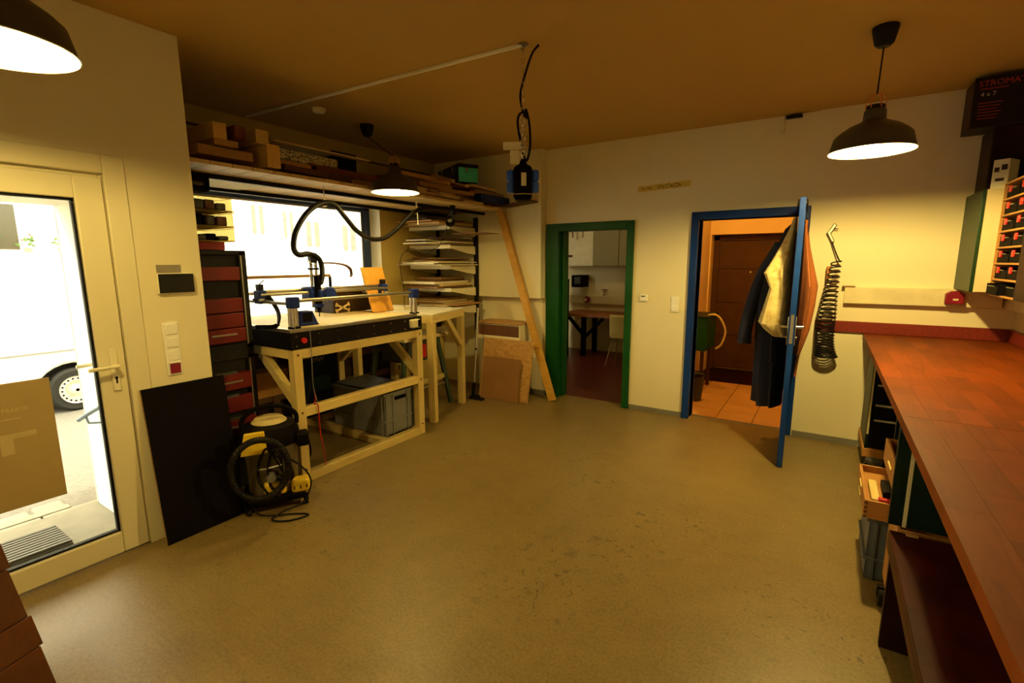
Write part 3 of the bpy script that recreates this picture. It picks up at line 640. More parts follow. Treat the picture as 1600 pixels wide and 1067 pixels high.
th_ = thing('thermostat', 'small square white thermostat on the wall beside the green doorway', 'thermostat', (-1.60, YB, 1.19))
MB().box(-1.645, -1.565, YB-.025, YB, 1.19, 1.262).build('housing', 'switch_white', th_, .004); MB().box(-1.632, -1.59, YB-.027, YB-.025, 1.238, 1.25).build('display', 'dark_grey', th_)
MB().box(-1.632, -1.578, YB-.030, YB-.025, 1.198, 1.228).build('dial', 'switch_white', th_, .003)
ds_ = thing('double_switch', 'white double rocker switch on the wall beside the blue door frame', 'switch', (-1.28, YB, 1.09))
MB().box(-1.325, -1.243, YB-.012, YB, 1.09, 1.25).build('plate', 'switch_white', ds_, .004)
for k in range(2): MB().box(-1.312, -1.256, YB-.018, YB-.012, 1.104+k*.075, 1.160+k*.075).build('rocker', 'switch_white', ds_, .004)
a0, a1 = at(997, 297, y=YB), at(1080, 286, y=YB)
tpe = thing('masking_tape', 'strip of yellow masking tape with handwriting above the green doorway', 'tape', tuple(a0))
tmx = basis((a0.x, YB-.0015, a0.z-.02), (a1.x-a0.x, 0, a1.z-a0.z), (-(a1.z-a0.z), 0, a1.x-a0.x))
MB().box(0, (a1-a0).length, -.005, .052, 0, .001, tmx).build('strip', 'tape_yellow', tpe)
text_part('Tür Mal', .034, tmx @ Matrix.Translation((.035, .012, .0015)), 'ink', tpe)
sb_ = MB()
for k in range(9): sb_.box(.20+k*.026, .218+k*.026, .028+.006*math.sin(k*2.1), .036+.006*math.sin(k*2.1), .0012, .0018, tmx).box(.205+k*.026, .221+k*.026, .008+.005*math.sin(k*1.7), .016+.005*math.sin(k*1.7), .0012, .0018, tmx)
sb_.build('handwriting', 'ink', tpe)
p0, p1 = at(1230, 178, y=YB), at(1255, 175, y=YB)
one(MB().box(p0.x, p1.x, YB-.05, YB-.001, 2.815, 2.835), 'wall_bracket', 'black_metal', 'small flat black bracket where the back wall meets the ceiling', 'bracket')
p0 = at(1222, 205, y=YB); one(MB().box(p0.x-.018, p0.x+.018, YB-.02, YB, p0.z-.02, ZC-.002), 'cable_cover', 'wall_paint', 'short painted cable cover under the ceiling above the blue door', 'cable cover', bev=.003)
# ceiling duct, detector
pa, pb_ = at(815, 68, z=ZC), at(385, 180, z=ZC)
one(MB().bar(pa-Vector((0, 0, .0085)), pb_-Vector((0, 0, .0085)), .022, .016), 'cable_duct', 'lamp_white', 'long thin white cable duct running across the ceiling', 'cable duct', bev=.002)
p = at(498, 170, z=ZC); sd = thing('smoke_detector', 'small round white smoke detector on the ceiling', 'smoke detector', (p.x, p.y, ZC))
MB().lathe([(.055, 0), (.055, -.012), (.045, -.03), (.02, -.036), (.001, -.036)], (p.x, p.y, ZC), 24).build('housing', 'white_plastic', sd)
MB().lathe([(.058, 0), (.058, -.008), (.05, -.010)], (p.x, p.y, ZC), 24).build('base', 'white_plastic', sd)

# ================================================================== PENDANT LAMPS
SH = [(.046, .155), (.052, .15), (.055, .10), (.075, .088), (.12, .068), (.160, .040), (.185, .015), (.196, -.03), (.205, -.062), (.210, -.066)]
def pendant(label, pos, canopy, cordpts, scl=1.0, glow='bulb_glow'):
    """pos: centre of the rim"""
    p = Vector(pos); t = thing('pendant_lamp', label, 'pendant lamp', tuple(p), 'dark pendant lamps with copper cages')
    mt = Matrix.Scale(scl, 4); up_ = Vector((0, 0, .066*scl)); c = p+up_
    sh = MB().lathe(SH, c, 44, mt).build('shade', 'graphite', t)
    MB().lathe([(.028, .098)] + [(r-.004, z-.003) for r, z in SH[3:]] + [(.2095, -.0665)], c, 44, mt).build('shade_liner', 'lamp_white', sh)
    MB().lathe([(.001, .185), (.043, .178), (.046, .12), (.052, .10)], c, 24, mt).build('neck', 'black_metal', t)
    cg = MB()
    for k in range(6):
        a = k*math.pi/3; d = Vector((math.cos(a), math.sin(a), 0))*scl
        cg.tube([c+d*.046+Vector((0, 0, .16*scl)), c+d*.044+Vector((0, 0, .21*scl)), c+d*.03+Vector((0, 0, .232*scl)), c+d*.006+Vector((0, 0, .236*scl))], .0028, 6)
    cg.build('cage', 'copper', t)
    MB().lathe([(.001, .005), (.02, .003), (.035, -.015), (.038, -.035), (.03, -.052), (.001, -.062)], c, 20, mt).build('bulb', glow, t)
    MB().lathe([(.02, .10), (.02, .004)], c, 12, mt).build('lamp_holder', 'black_matt', t)
    MB().tube([c+Vector((0, 0, .236*scl))] + cordpts + [Vector((canopy[0], canopy[1], ZC-.10))], .004, 6).build('cord', 'rubber', t)
    MB().lathe([(.062, 0), (.062, -.012), (.045, -.085), (.03, -.10), (.001, -.102)], (canopy[0], canopy[1], ZC), 28).build('canopy', 'black_metal', t)
    return t
pendant('dark pendant lamp with copper cage hanging freely before the back wall', (.145, 3.53, 2.215), (.150, 3.50), [], 1.0, 'bulb_glow_bright')
pendant('dark pendant lamp hanging near the street door', (-2.12, .46, 2.23), (-2.12, .46), [], 1.0, 'bulb_glow_dim')
pendant('dark pendant lamp pulled aside against the loaded shelf on a slanting cord', (-3.05, 2.955, 2.17), (-3.68, 3.24), [], .93, 'bulb_glow_faint')

# ================================================================== HANGING POWER BOX
hx_, hy_ = -1.60, 2.60
pw = thing('hanging_power_box', 'black hanging power box with blue sockets on a chain', 'power box', (hx_, hy_, 1.98))
pm = Matrix.Translation((hx_, hy_, 0)) @ Matrix.Rotation(R(32), 4, 'Z')
MB().prism([(-.055, 1.99), (-.04, 1.97), (.04, 1.97), (.055, 1.99), (.055, 2.15), (.04, 2.168), (-.04, 2.168), (-.055, 2.15)], .11, pm @ basis((0, .055, 0), (1, 0, 0), (0, 0, 1))).build('housing', 'black_matt', pw, .005)
MB().box(-.01, .02, -.0565, -.055, 2.05, 2.125, pm).build('rating_label', 'paper', pw)
for sx in (-1, 1):
    for k in range(2):
        so = MB().box(min(sx*.055, sx*.09), max(sx*.055, sx*.09), -.036, .036, 2.015+k*.068, 2.078+k*.068, pm).build('socket', 'blue_plastic', pw, .008)
        MB().box(min(sx*.09, sx*.096), max(sx*.09, sx*.096), -.030, .030, 2.02+k*.068, 2.073+k*.068, pm).build('flap', 'blue_plastic', so, .004)
MB().tube([pm @ Vector(q) for q in ((-.056, -.05, 1.985), (-.056, -.07, 2.00), (0, -.074, 2.002), (.056, -.07, 2.00), (.056, -.05, 1.985))], .003, 6).build('guard_bail', 'chrome', pw)
MB().lathe([(.02, 0), (.035, .005), (.008, .05)], (hx_, hy_, 2.165), 16).build('suspension_cone', 'black_matt', pw)
n_l = 26; zt, zb = ZC-.03, 2.21; lk = []
for i in range(n_l):
    zc_ = zt-(i+.5)*(zt-zb)/n_l; cx_ = hx_+.004*math.sin(i*1.3); a_ = (i % 2)*math.pi/2+.5; rr_ = []
    for k in range(10):
        t_ = 2*math.pi*k/10; rr_.append((cx_+math.cos(t_)*.008*math.cos(a_), hy_+math.cos(t_)*.008*math.sin(a_), zc_+math.sin(t_)*.0155))
    MB().tube(rr_, .0026, 5, True).build('chain_link', 'chrome', pw)
for q in range(3):   # spare chain gathered in a bundle
    for i in range(9):
        zc_ = 2.45-i*.024; a_ = (i % 2)*math.pi/2+q; rr_ = []
        for k in range(8):
            t_ = 2*math.pi*k/8; rr_.append((hx_+.012*math.cos(q*2.1)+math.cos(t_)*.008*math.cos(a_)+.008*(i % 3), hy_+.014*math.sin(q*2.1)+math.cos(t_)*.008*math.sin(a_), zc_+math.sin(t_)*.0145))
        MB().tube(rr_, .0026, 4, True).build('chain_link', 'chrome', pw)
k2 = at(842, 68, z=ZC)
MB().tube(smooth_path([(k2.x, k2.y, ZC-.006), (k2.x-.04, k2.y-.01, ZC-.05), (hx_+.015, hy_, ZC-.17), (hx_-.018, hy_, ZC-.28), (hx_+.012, hy_, ZC-.40), (hx_+.02, hy_, 2.49), (hx_+.045, hy_, 2.40), (hx_+.05, hy_, 2.28), (hx_+.03, hy_, 2.205), (hx_+.002, hy_+.01, 2.23), (hx_-.04, hy_+.01, 2.40), (hx_-.03, hy_, 2.46), (hx_, hy_, 2.475), (hx_+.03, hy_, 2.44)]), .0072, 8).build('supply_cable', 'rubber', pw)
MB().lathe([(.03, 0), (.03, -.006), (.012, -.012)], (hx_, hy_, ZC), 20).tube([(hx_+.012*math.cos(t), hy_, ZC-.022+.014*math.sin(t)) for t in [k*.628 for k in range(10)]], .003, 6, True).build('ceiling_hook', 'steel_dull', pw)
MB().box(-.085, .02, -.05, -.048, 2.255, 2.30, pm @ Matrix.Rotation(R(-.8), 4, 'Y')).box(-.075, -.02, -.055, -.053, 2.175, 2.25, pm).build('paper_tag', 'paper', pw)

# ================================================================== ROUTER TABLE
TX, TY0, TY1, TB = -3.10, 1.97, 3.265, -4.30       # front plane, ends, back plane
rt_ = thing('router_table', 'pine timber frame table under the routing machine', 'table', ((TX+TB)/2, (TY0+TY1)/2, 0))
s7 = .068
for x in (TX-s7, TB):
    for y in (TY0, TY1-s7): MB().box(x, x+s7, y, y+s7, 0, .993).build('post', 'pine', rt_, .003)
for z0 in (0, .495, .926):
    MB().box(TX-s7, TX-.001, TY0+s7, TY1-s7, z0, z0+.067).build('rail', 'pine_y', rt_, .003)
for z0 in (.0, .926): MB().box(TB, TB+s7, TY0+s7, TY1-s7, z0, z0+.067).build('rail', 'pine_y', rt_, .003)
for y in (TY0, TY1-s7):
    for z0 in (0, .926): MB().box(TB+s7, TX-s7, y, y+s7, z0, z0+.067).build('rail', 'pine_x', rt_, .003)
    MB().bar((TX-s7-.38, y+s7/2, .93), (TX-s7+.01, y+s7/2, .60), .05, .066).build('brace', 'pine_x', rt_, .003)
    MB().bar((TB+s7+.38, y+s7/2, .93), (TB+s7-.01, y+s7/2, .60), .05, .066).build('brace', 'pine_x', rt_, .003)
MB().box(TB+s7, TX-s7, 2.80, 2.87, 0, .06).build('sleeper', 'pine_x', rt_, .003)
sc_ = MB()
for (y, z) in ((2.005, .955), (2.005, .53), (3.23, .955), (3.23, .53), (2.005, .10), (3.23, .10)): sc_.cyl((TX+.0005, y, z), (TX+.003, y, z), .009, n=10)
sc_.build('screw', 'dark_wood_frame', rt_)['kind'] = 'stuff'

# routing machine on it
cnc = thing('routing_machine', 'home built routing machine with blue printed blocks on steel tubes', 'machine', ((TX+TB)/2, 2.6, .993))
MB().box(TX-.02, TX, TY0-.01, TY1, .995, 1.117).build('skirt', 'black_gloss', cnc, .002)
MB().box(TB, TX-.02, TY0-.01, TY0+.01, .995, 1.117).build('skirt', 'black_gloss', cnc, .002)
MB().box(TB, TX-.02, TY1-.02, TY1, .995, 1.117).build('skirt', 'black_gloss', cnc, .002)
MB().box(TB, TX-.02, TY0+.01, TY1-.02, .995, 1.10).build('box_core', 'black_matt', cnc)
MB().box(TB+.05, TX-.03, TY0+.03, TY1-.03, 1.10, 1.135).build('bed', 'pale_ply', cnc, .003)
MB().box(TX-.03, TX+.004, TY0-.015, TY1-.06, 1.117, 1.142).build('edge_rail', 'steel_dull', cnc, .003)
MB().box(TB, TX-.03, TY0-.015, TY0+.03, 1.117, 1.142).build('edge_rail', 'steel_dull', cnc, .003)
for k in range(8):
    y = TY0+.03+k*.175
    for z in (1.02, 1.09): MB().cyl((TX, y+(.01 if k % 2 else 0), z), (TX+.003, y+(.01 if k % 2 else 0), z), .006, n=8).build('bolt', 'chrome', cnc)
MB().cyl((TX, 2.055, 1.056), (TX+.02, 2.055, 1.056), .019, n=20).build('emergency_button', 'red_plastic', cnc)
bx_ = MB().box(TX, TX+.05, 3.10, 3.20, 1.025, 1.10).build('switch_box', 'cream_plastic', cnc, .012); MB().box(TX+.05, TX+.052, 3.165, 3.195, 1.03, 1.095).build('switch_face', 'black_matt', bx_, .004)
CX, CYY = -3.54, 2.47          # tool position
yl, yr = 2.02, 3.215; xfro, xbak = -3.14, -4.22
for x in (xfro, xbak):
    for y in (yl, yr):
        cb = MB().box(x-.035, x+.035, y-.035, y+.035, 1.285, 1.365).build('corner_block', 'print_blue', cnc, .008)
        for (ax, ay) in ((-.02, -.018), (.02, -.018), (0, .02)): MB().cyl((x+ax, y+ay, 1.142), (x+ax, y+ay, 1.29), .0125, n=12).build('leg_tube', 'chrome', cb)
        MB().box(x-.032, x+.032, y-.032, y+.032, 1.142, 1.155).build('foot', 'black_matt', cb, .003)
for x in (xfro, xbak): MB().cyl((x, yl, 1.335), (x, yr, 1.335), .0125, n=14).build('rail_tube', 'steel_dull', cnc)
for y in (yl, yr): MB().cyl((xbak, y, 1.315), (xfro, y, 1.315), .0125, n=14).build('rail_tube', 'steel_dull', cnc)
for q in (-.035, .035): MB().cyl((CX+q, yl-.02, 1.365+.3*abs(q-.035)), (CX+q, yr+.02, 1.365+.3*abs(q-.035)), .0125, n=14).build('cross_tube', 'steel_dull', cnc)
def truck(x, y, name='truck'):
    t = MB().box(x-.04, x+.04, y-.03, y+.03, 1.30, 1.40).build(name, 'print_blue', cnc, .008)
    MB().box(x-.021, x+.021, y-.021, y+.021, 1.40, 1.445).build('stepper_motor', 'black_metal', t, .004)
    for s in (-1, 1): MB().cyl((x+s*.035, y-.035, 1.33), (x+s*.035, y+.035, 1.33), .012, n=12).build('bearing', 'chrome', t)
truck(CX, yl); truck(CX, yr)
ca = MB().box(CX-.06, CX+.06, CYY-.075, CYY+.02, 1.30, 1.41).build('tool_carriage', 'print_blue', cnc, .012)
MB().lathe([(.001, -.03), (.05, -.03), (.062, -.015), (.062, .015), (.05, .03), (.001, .03)], (CX+.10, CYY+.075, 1.345), 20, Matrix.Rotation(R(90), 4, 'Y')).build('carriage_wheel', 'print_blue', ca)
MB().box(CX+.03, CX+.11, CYY-.02, CYY+.07, 1.30, 1.385).build('carriage_wing', 'print_blue', ca, .01)
for s in (-1, 1): MB().cyl((CX+.02, CYY+s*.022, 1.24), (CX+.02, CYY+s*.022, 1.62), .0125, n=12).build('lift_tube', 'chrome', ca)
MB().box(CX-.005, CX+.045, CYY-.035, CYY+.035, 1.545, 1.56).build('lift_plate', 'black_matt', ca)
MB().box(CX-.012, CX+.042, CYY-.027, CYY+.027, 1.60, 1.68).build('lift_motor', 'black_metal', ca, .006)
MB().cyl((CX+.06, CYY, 1.50), (CX+.06, CYY, 1.235), .028, n=16).cyl((CX+.06, CYY, 1.235), (CX+.06, CYY, 1.205), .016, n=12).cyl((CX+.06, CYY, 1.205), (CX+.06, CYY, 1.165), .004, n=8).build('spindle', 'black_matt', ca)
MB().box(CX+.02, CX+.09, CYY-.03, CYY+.03, 1.245, 1.27).build('tool_mount', 'print_blue', ca, .005)
MB().bar((xbak-.03, yl+.03, 1.475), (xbak-.03, yr-.05, 1.475), .03, .028).build('cable_tray', 'board_mid', cnc)
for y in (yl+.03, yr-.05): MB().box(xbak-.042, xbak-.018, y-.01, y+.01, 1.36, 1.465).build('tray_post', 'black_matt', cnc)
ch_ = smooth_path([at(500, 411, x=-3.55), at(520, 411, x=-3.62), at(538, 414, x=-3.70), at(547, 420, x=-3.76), at(549, 428, x=-3.80), at(548, 432, x=-4.0)], 5)
for i in range(0, len(ch_)-1): MB().bar(ch_[i], ch_[i]+(ch_[i+1]-ch_[i])*.92, .026, .014).build('cable_chain_link', 'board_dark', cnc)
c2 = smooth_path([at(418, 462, x=-3.52), at(426, 472, x=-3.42), at(434, 486, x=-3.34), at(436, 500, x=-3.28), at(430, 510, x=-3.26), at(400, 511, x=-3.5)], 5)
for i in range(0, len(c2)-1): MB().bar(c2[i], c2[i]+(c2[i+1]-c2[i])*.92, .03, .016, (0, 1, 0)).build('cable_chain_link', 'black_matt', cnc)
for k in range(3):
    MB().tube(smooth_path([at(412+k, 437, x=-3.6), at(402+k, 447, x=-3.58), at(401+2*k, 458, x=-3.56), at(410+k, 468, x=-3.54)]), .002, 5).build('wire', 'dark_grey', cnc)
MB().tube(smooth_path([at(484, 411, x=-3.5), at(500, 422, x=-3.48), at(509, 440, x=-3.46), at(511, 455, x=-3.45)]), .003, 5).build('wire', 'black_matt', cnc)
MB().tube(smooth_path([at(484, 512, x=TX+.004), at(486, 540, x=TX+.01), at(488, 580, x=TX+.006), at(490, 606, x=TX-.02), at(497, 630, x=TX-.05)]), .003, 5).build('button_cable', 'grey_plastic', cnc)
# things lying on the machine
bm_ = thing('control_pad', 'blue wedge shaped control box standing on the machine bed', 'control box', (-3.27, 2.21, 1.135))
MB().prism([(2.13, 1.136), (2.30, 1.136), (2.285, 1.15), (2.245, 1.245), (2.14, 1.25)], .07, basis((-3.31, 0, 0), (0, 1, 0), (0, 0, 1))).build('housing', 'print_blue', bm_, .008)
MB().box(-3.2395, -3.237, 2.155, 2.235, 1.165, 1.235).build('display', 'black_matt', bm_, .002)
yb0 = Vector((-3.56, 3.09, 1.137)); ybm = basis(yb0, (.03, .235, 0), (-.10, -.03, .40))
one(MB().box(0, .235, 0, .43, 0, .018, ybm), 'leaning_board', 'orange_ply', 'bright orange plywood board propped upright on the machine bed', 'board', bev=.002)
bb_ = thing('dark_box', 'dark brown wooden box with pale crossed bones painted on its front', 'box', (-3.95, 3.08, 1.135))
MB().box(-4.10, -3.82, 2.86, 3.38, 1.136, 1.335).build('body', 'dark_brown', bb_, .003)
MB().box(-4.11, -3.81, 2.85, 3.39, 1.335, 1.35).build('lid', 'board_pale', bb_, .002)
for s in (-1, 1):
    bmx = basis((-3.8185, 2.965, 1.185), (0, 1, s*.42), (0, -s*.42, 1))
    em = MB().box(-.075, .075, -.008, .008, 0, .0015, bmx)
    for q in (-.075, .075):
        for r_ in (-.008, .008): em.cyl(bmx @ Vector((q, r_, 0)), bmx @ Vector((q, r_, .0015)), .011, n=10)
    em.build('painted_bone', 'board_pale', bb_)
# extraction hose
hp = [(CX+.06, CYY, 1.44), at(502, 440, x=-3.46), at(503, 418, x=-3.47), at(497, 403, x=-3.5), at(482, 397, x=-3.5), at(467, 398, x=-3.45), at(459, 388, x=-3.42), at(461, 366, x=-3.4), at(472, 343, x=-3.38), at(488, 325, x=-3.37), at(507, 317, x=-3.36), at(524, 321, x=-3.37), at(540, 340, x=-3.4), at(558, 361, x=-3.45), at(578, 373, x=-3.5), at(600, 372, x=-3.52), at(620, 358, x=-3.5), at(636, 341, x=-3.47), at(651, 329, x=-3.45), at(672, 325, x=-3.48), at(700, 326, x=-3.52)]
hs = thing('extraction_hose', 'long black ribbed extraction hose looping from machine to shelf', 'hose', tuple(at(507, 317, x=-3.36)))
pth = smooth_path(hp, 22)
MB().tube(pth, [.0195+(.0025 if i % 2 else 0) for i in range(len(pth))], 10).build('tube', 'hose_black', hs)
for q, zt_ in (((507, 318), 2.2), ((650, 330), 2.2)):
    p = at(*q, x=-3.36 if q[0] < 600 else -3.45)
    MB().tube([p+Vector((0, .024*math.cos(a), .024*math.sin(a))) for a in [k*.5236 for k in range(12)]], .003, 5, True).tube([p+Vector((0, 0, .024)), (p.x, p.y, zt_)], .003, 5).build('cable_tie', 'paper', hs)
p = at(651, 330, x=-3.45); one(MB().tube([(p.x, p.y+.004, 2.2), (p.x+.01, p.y+.004, p.z-.13)], .004, 6), 'white_string', 'lamp_white', 'short white string hanging down beside the extraction hose', 'string')

# ================================================================== OUTFEED TABLE (turned a little)
ot = thing('outfeed_table', 'pine table with a pale top standing beyond the routing machine', 'table', (-3.40, 4.27, 0), rz=R(15.2))
W_ = lambda mb, n_, m_, b_=.003: mb.build(n_, m_, ot, b_, world=False)
W_(MB().box(-.94, 0, -.78, 0, 1.082, 1.10), 'table_top', 'white_board')
for (x, y) in ((-.07, -.07), (-.94, -.07), (-.07, -.78), (-.94, -.78)): W_(MB().box(x, x+.07, y, y+.07, 0, 1.012), 'post', 'pine')
W_(MB().box(-.07, 0, -.78, 0, 1.012, 1.082), 'rail', 'pine_y'); W_(MB().box(-.94, -.87, -.78, 0, 1.012, 1.082), 'rail', 'pine_y')
W_(MB().box(-.87, -.07, -.07, 0, 1.012, 1.082), 'rail', 'pine_x'); W_(MB().box(-.87, -.07, -.78, -.71, 1.012, 1.082), 'rail', 'pine_x')
W_(MB().bar((-.035, -.42, 1.03), (-.035, -.06, .70), .05, .06), 'brace', 'pine_y')
W_(MB().box(-.87, -.50, -.45, -.25, 1.10, 1.135), 'offcut_stack', 'white_board')

# ================================================================== SAW STAND AND THINGS BELOW
sw = thing('saw_stand', 'table saw on splayed green grey legs below the outfeed table', 'saw', (-3.75, 3.85, 0))
MB().box(-4.05, -3.52, 3.45, 4.12, .80, .84).build('saw_table', 'pale_ply', sw, .004)
MB().box(-3.60, -3.56, 3.45, 4.10, .84, .89).build('rip_fence', 'alu', sw, .003)
MB().box(-3.98, -3.60, 3.55, 4.02, .55, .80).build('motor_housing', 'dark_grey', sw, .02)
MB().box(-3.62, -3.55, 3.70, 3.80, .60, .74).build('guard', 'red_plastic', sw, .006)
for (x, y, dx, dy) in ((-3.60, 4.02, .05, .16), (-3.60, 3.52, .05, -.10), (-4.0, 4.02, -.05, .10), (-4.0, 3.52, -.05, -.10)):
    MB().bar((x, y, .80), (x+dx, y+dy, .0), .05, .035, (1, 0, 0)).build('leg', 'tool_green', sw, .004)
MB().bar((-3.57, 3.50, .34), (-3.57, 4.10, .34), .02, .05).build('cross_bar', 'pine_y', sw, .002)
MB().bar((-3.57, 3.50, .28), (-3.57, 4.10, .25), .02, .02).build('cross_bar', 'alu', sw, .002)
wbx = thing('tool_case', 'dark case with pale lettering standing against the niche wall', 'case', (-4.2, 3.2, .35))
# brown wooden shelf unit against the niche wall
su = thing('low_shelf', 'brown wooden shelf unit against the wall under the window', 'shelf', (-4.2, 2.6, 0))
for z in (.30, .58): MB().box(-4.37, -4.32, 1.75, 4.15, z, z+.06).build('back_rail', 'dark_wood_frame', su, .003)
for y in (1.80, 2.50, 3.50): MB().box(-4.37, -4.31, y, y+.07, 0, .85).build('upright', 'dark_wood_frame', su, .003)
MB().box(-4.36, -4.305, 2.35, 2.75, .36, .60).build('drawer_front', 'drawer_wood', su, .003)
MB().box(-4.378, -4.371, 1.75, 4.15, .0, .92).build('shade_board', 'dark_brown', su)  # dark sheet over the wall, puts the niche's shade into its colour
MB().box(-4.30, -4.23, 2.66, 3.18, .068, .84).build('case_body', 'cabinet_green_dark', wbx, .01)
text_part('MW', .07, basis((-4.2295, 2.89, .62), (0, 1, 0), (0, 0, 1)), 'ink_pale', wbx)
for k, (y0, y1) in enumerate(((2.76, 3.11), (2.78, 3.01), (2.76, 2.86))): MB().box(-4.23, -4.229, y0, y1, .76-k*.045, .775-k*.045).build('print_line', 'ink_pale', wbx)
# crate on the sleepers
ec = thing('storage_crate', 'large grey plastic storage crate standing under the routing machine', 'crate', (-3.5, 3.03, .06))
def crate(root, x0, x1, y0, y1, z0, z1, mat, hx=None):
    MB().box(x0, x1, y0, y1, z0, z0+.01).box(x0, x0+.008, y0, y1, z0, z1).box(x1-.008, x1, y0, y1, z0, z1).box(x0, x1, y0, y0+.008, z0, z1).box(x0, x1, y1-.008, y1, z0, z1).build('tub', mat, root, .003)
    g_ = .012; zm = z0+(z1-z0)*.32
    MB().box(x0-g_, x1+g_, y0-g_, y0, zm, zm+.012).box(x0-g_, x1+g_, y1, y1+g_, zm, zm+.012).box(x1, x1+g_, y0, y1, zm, zm+.012).box(x0-g_, x0, y0, y1, zm, zm+.012).build('rib', mat, root, .002)
    MB().box(x0-g_, x1+g_, y0-g_, y0+.01, z1-.025, z1).box(x0-g_, x1+g_, y1-.01, y1+g_, z1-.025, z1).box(x1-.01, x1+g_, y0, y1, z1-.025, z1).box(x0-g_, x0+.01, y0, y1, z1-.025, z1).build('rim', mat, root, .003)
    for y in (y0+.02, y0+.10, y1-.11, y1-.02): MB().box(x1, x1+g_-.001, y-.008, y+.008, z0, z1-.02).build('upright_rib', mat, root, .002)
    for x in (x0+.03, x1-.12, x1-.03): MB().box(x-.008, x+.008, y0-g_+.001, y0, z0, z1-.02).build('upright_rib', mat, root, .002)
    MB().box(x1, x1+.0015, (y0+y1)/2-.07, (y0+y1)/2+.07, z1-.085, z1-.05).build('grip_slot', 'black_matt', root)
crate(ec, -3.90, -3.20, 2.86, 3.25, .062, .455, 'grey_plastic')
MB().box(-3.89, -3.21, 2.87, 3.24, .455, .475).build('lid', 'dark_grey', ec, .004)
rc = MB().tube(smooth_path([at(490, 606, x=-3.2), at(493, 622, x=-3.16), (-3.125, 2.12, .568), (-3.09, 2.125, .568), (-3.088, 2.13, .50), (-3.10, 2.14, .35), (-3.11, 2.17, .15), (-3.13, 2.19, .01)]), .004, 6)
one(rc, 'red_cable', 'red_plastic', 'thin red cable draped over the middle rail of the router table', 'cable')
one(MB().tube(smooth_path([(-3.6, 2.30, .01), (-3.45, 2.25, .02), (-3.30, 2.18, .15), (-3.25, 2.12, .40), (-3.30, 2.2, .62), (-3.45, 2.35, .80), (-3.5, 2.4, .92)]), .008, 6), 'black_cable', 'rubber', 'thick black cable hanging inside the router table frame', 'cable')

# ================================================================== TOOL TOWER (red drawers) in the niche
tt = thing('tool_tower', 'tall black tool tower with red drawers beside the routing machine', 'tool cabinet', (-3.6, 1.68, 0))
TF, ty0, ty1 = -3.40, 1.475, 1.86
MB().box(-3.95, TF-.02, ty0, ty1, 0, .98).build('lower_case', 'black_metal', tt, .006)
MB().box(-3.95, TF-.02, ty0, ty1, 1.00, 1.685).build('upper_case', 'black_metal', tt, .006)
for (z0, z1) in ((.02, .97), (1.01, 1.68)):
    MB().box(TF-.02, TF+.004, ty1-.05, ty1, z0, z1).build('side_post', 'black_metal', tt, .004); MB().box(TF-.02, TF+.004, ty0, ty0+.02, z0, z1).build('side_post', 'black_metal', tt, .004)
    MB().box(TF+.004, TF+.008, ty1-.042, ty1-.034, z0+.03, z1-.03).build('post_trim', 'steel_dull', tt)
for (z0, z1) in ((1.655, 1.685), (.94, 1.05)): MB().box(TF-.02, TF+.004, ty0, ty1, z0, z1).build('cross_rail', 'black_metal', tt, .004)
dz = [(1.485, 1.575), (1.27, 1.365), (1.165, 1.262), (1.065, 1.160), (.74, .85), (.58, .69), (.43, .535), (.22, .38)]
dp = [0, 0, 0, .012, .03, .02, .05, 0]
for i, ((z0, z1), q) in enumerate(zip(dz, dp)):
    dr = MB().box(TF-.02, TF+.012+q, ty0+.022, ty1-.055, z0, z1).build('drawer', 'red_drawer' if i < 7 else 'black_metal', tt, .004)
    if i in (3, 4, 6): MB().box(TF+.012+q, TF+.018+q, ty0+.10, ty1-.12, z0+.05, z0+.062).build('handle', 'steel_dull', dr)
    if i in (4, 5, 6): MB().box(TF-.01, TF+.02+q*.5, ty0+.10, ty0+.24, z1, z1+.014).build('loose_tools', 'dark_grey', dr)
# clear organiser boxes on top of the tower
zz = 1.686
for k, (h_, m_, lb_) in enumerate(((.055, 'maroon_plastic', 'dark red flat box lying on the tool tower'), (.095, 'clear_box', 'cloudy clear organiser box lowest in the stack on the tool tower'), (.10, 'clear_box', 'cloudy clear organiser box with small red parts on the tool tower'), (.095, 'clear_box', 'cloudy clear organiser box topmost in the stack on the tool tower'))):
    if k == 0: one(MB().box(-3.80, -3.42, 1.50, 1.74, zz, zz+h_), 'flat_box', m_, lb_, 'box', bev=.004)
    else:
        o = thing('organiser_box', lb_, 'organiser', (-3.6, 1.64, zz), 'organiser boxes on the tool tower')
        MB().box(-3.82, -3.41, 1.49, 1.80+.006*k, zz, zz+.008).box(-3.82, -3.81, 1.49, 1.80, zz, zz+h_).box(-3.82, -3.41, 1.49, 1.498, zz, zz+h_).box(-3.82, -3.41, 1.80, 1.806, zz, zz+h_-.006).build('case', 'clear_plastic', o, .002)
        MB().box(-3.82, -3.40, 1.485, 1.815, zz+h_-.008, zz+h_-.001).build('lid', 'clear_plastic', o, .002)
        for j in range(4):
            y0 = 1.505+j*.07; MB().box(-3.70, -3.43-.01*((j*k) % 3), y0, y0+.06, zz+.009, zz+.03+(h_-.05)*random.random()).build('content', ('dark_grey', 'board_dark', 'ink_red' if k == 2 else 'dark_grey', 'black_matt')[(j+k) % 4], o, .008)
    zz += h_+.001

# ================================================================== BLACK BOARD BY THE DOOR
pb0, pb1 = Vector((-3.05, 1.07, .001)), Vector((-3.052, 1.52, .001))
pbm = basis(pb0, pb1-pb0, (-.105, 0, .90))
bkb = thing('black_board', 'large flat black board leaning on the wall beside the street door', 'board', tuple(pb0))
MB().box(0, .445, 0, .91, -.004, .008, pbm).build('panel', 'black_matt', bkb); MB().box(-.0015, 0, 0, .91, -.004, .008, pbm).build('pale_edge', 'board_mid', bkb)

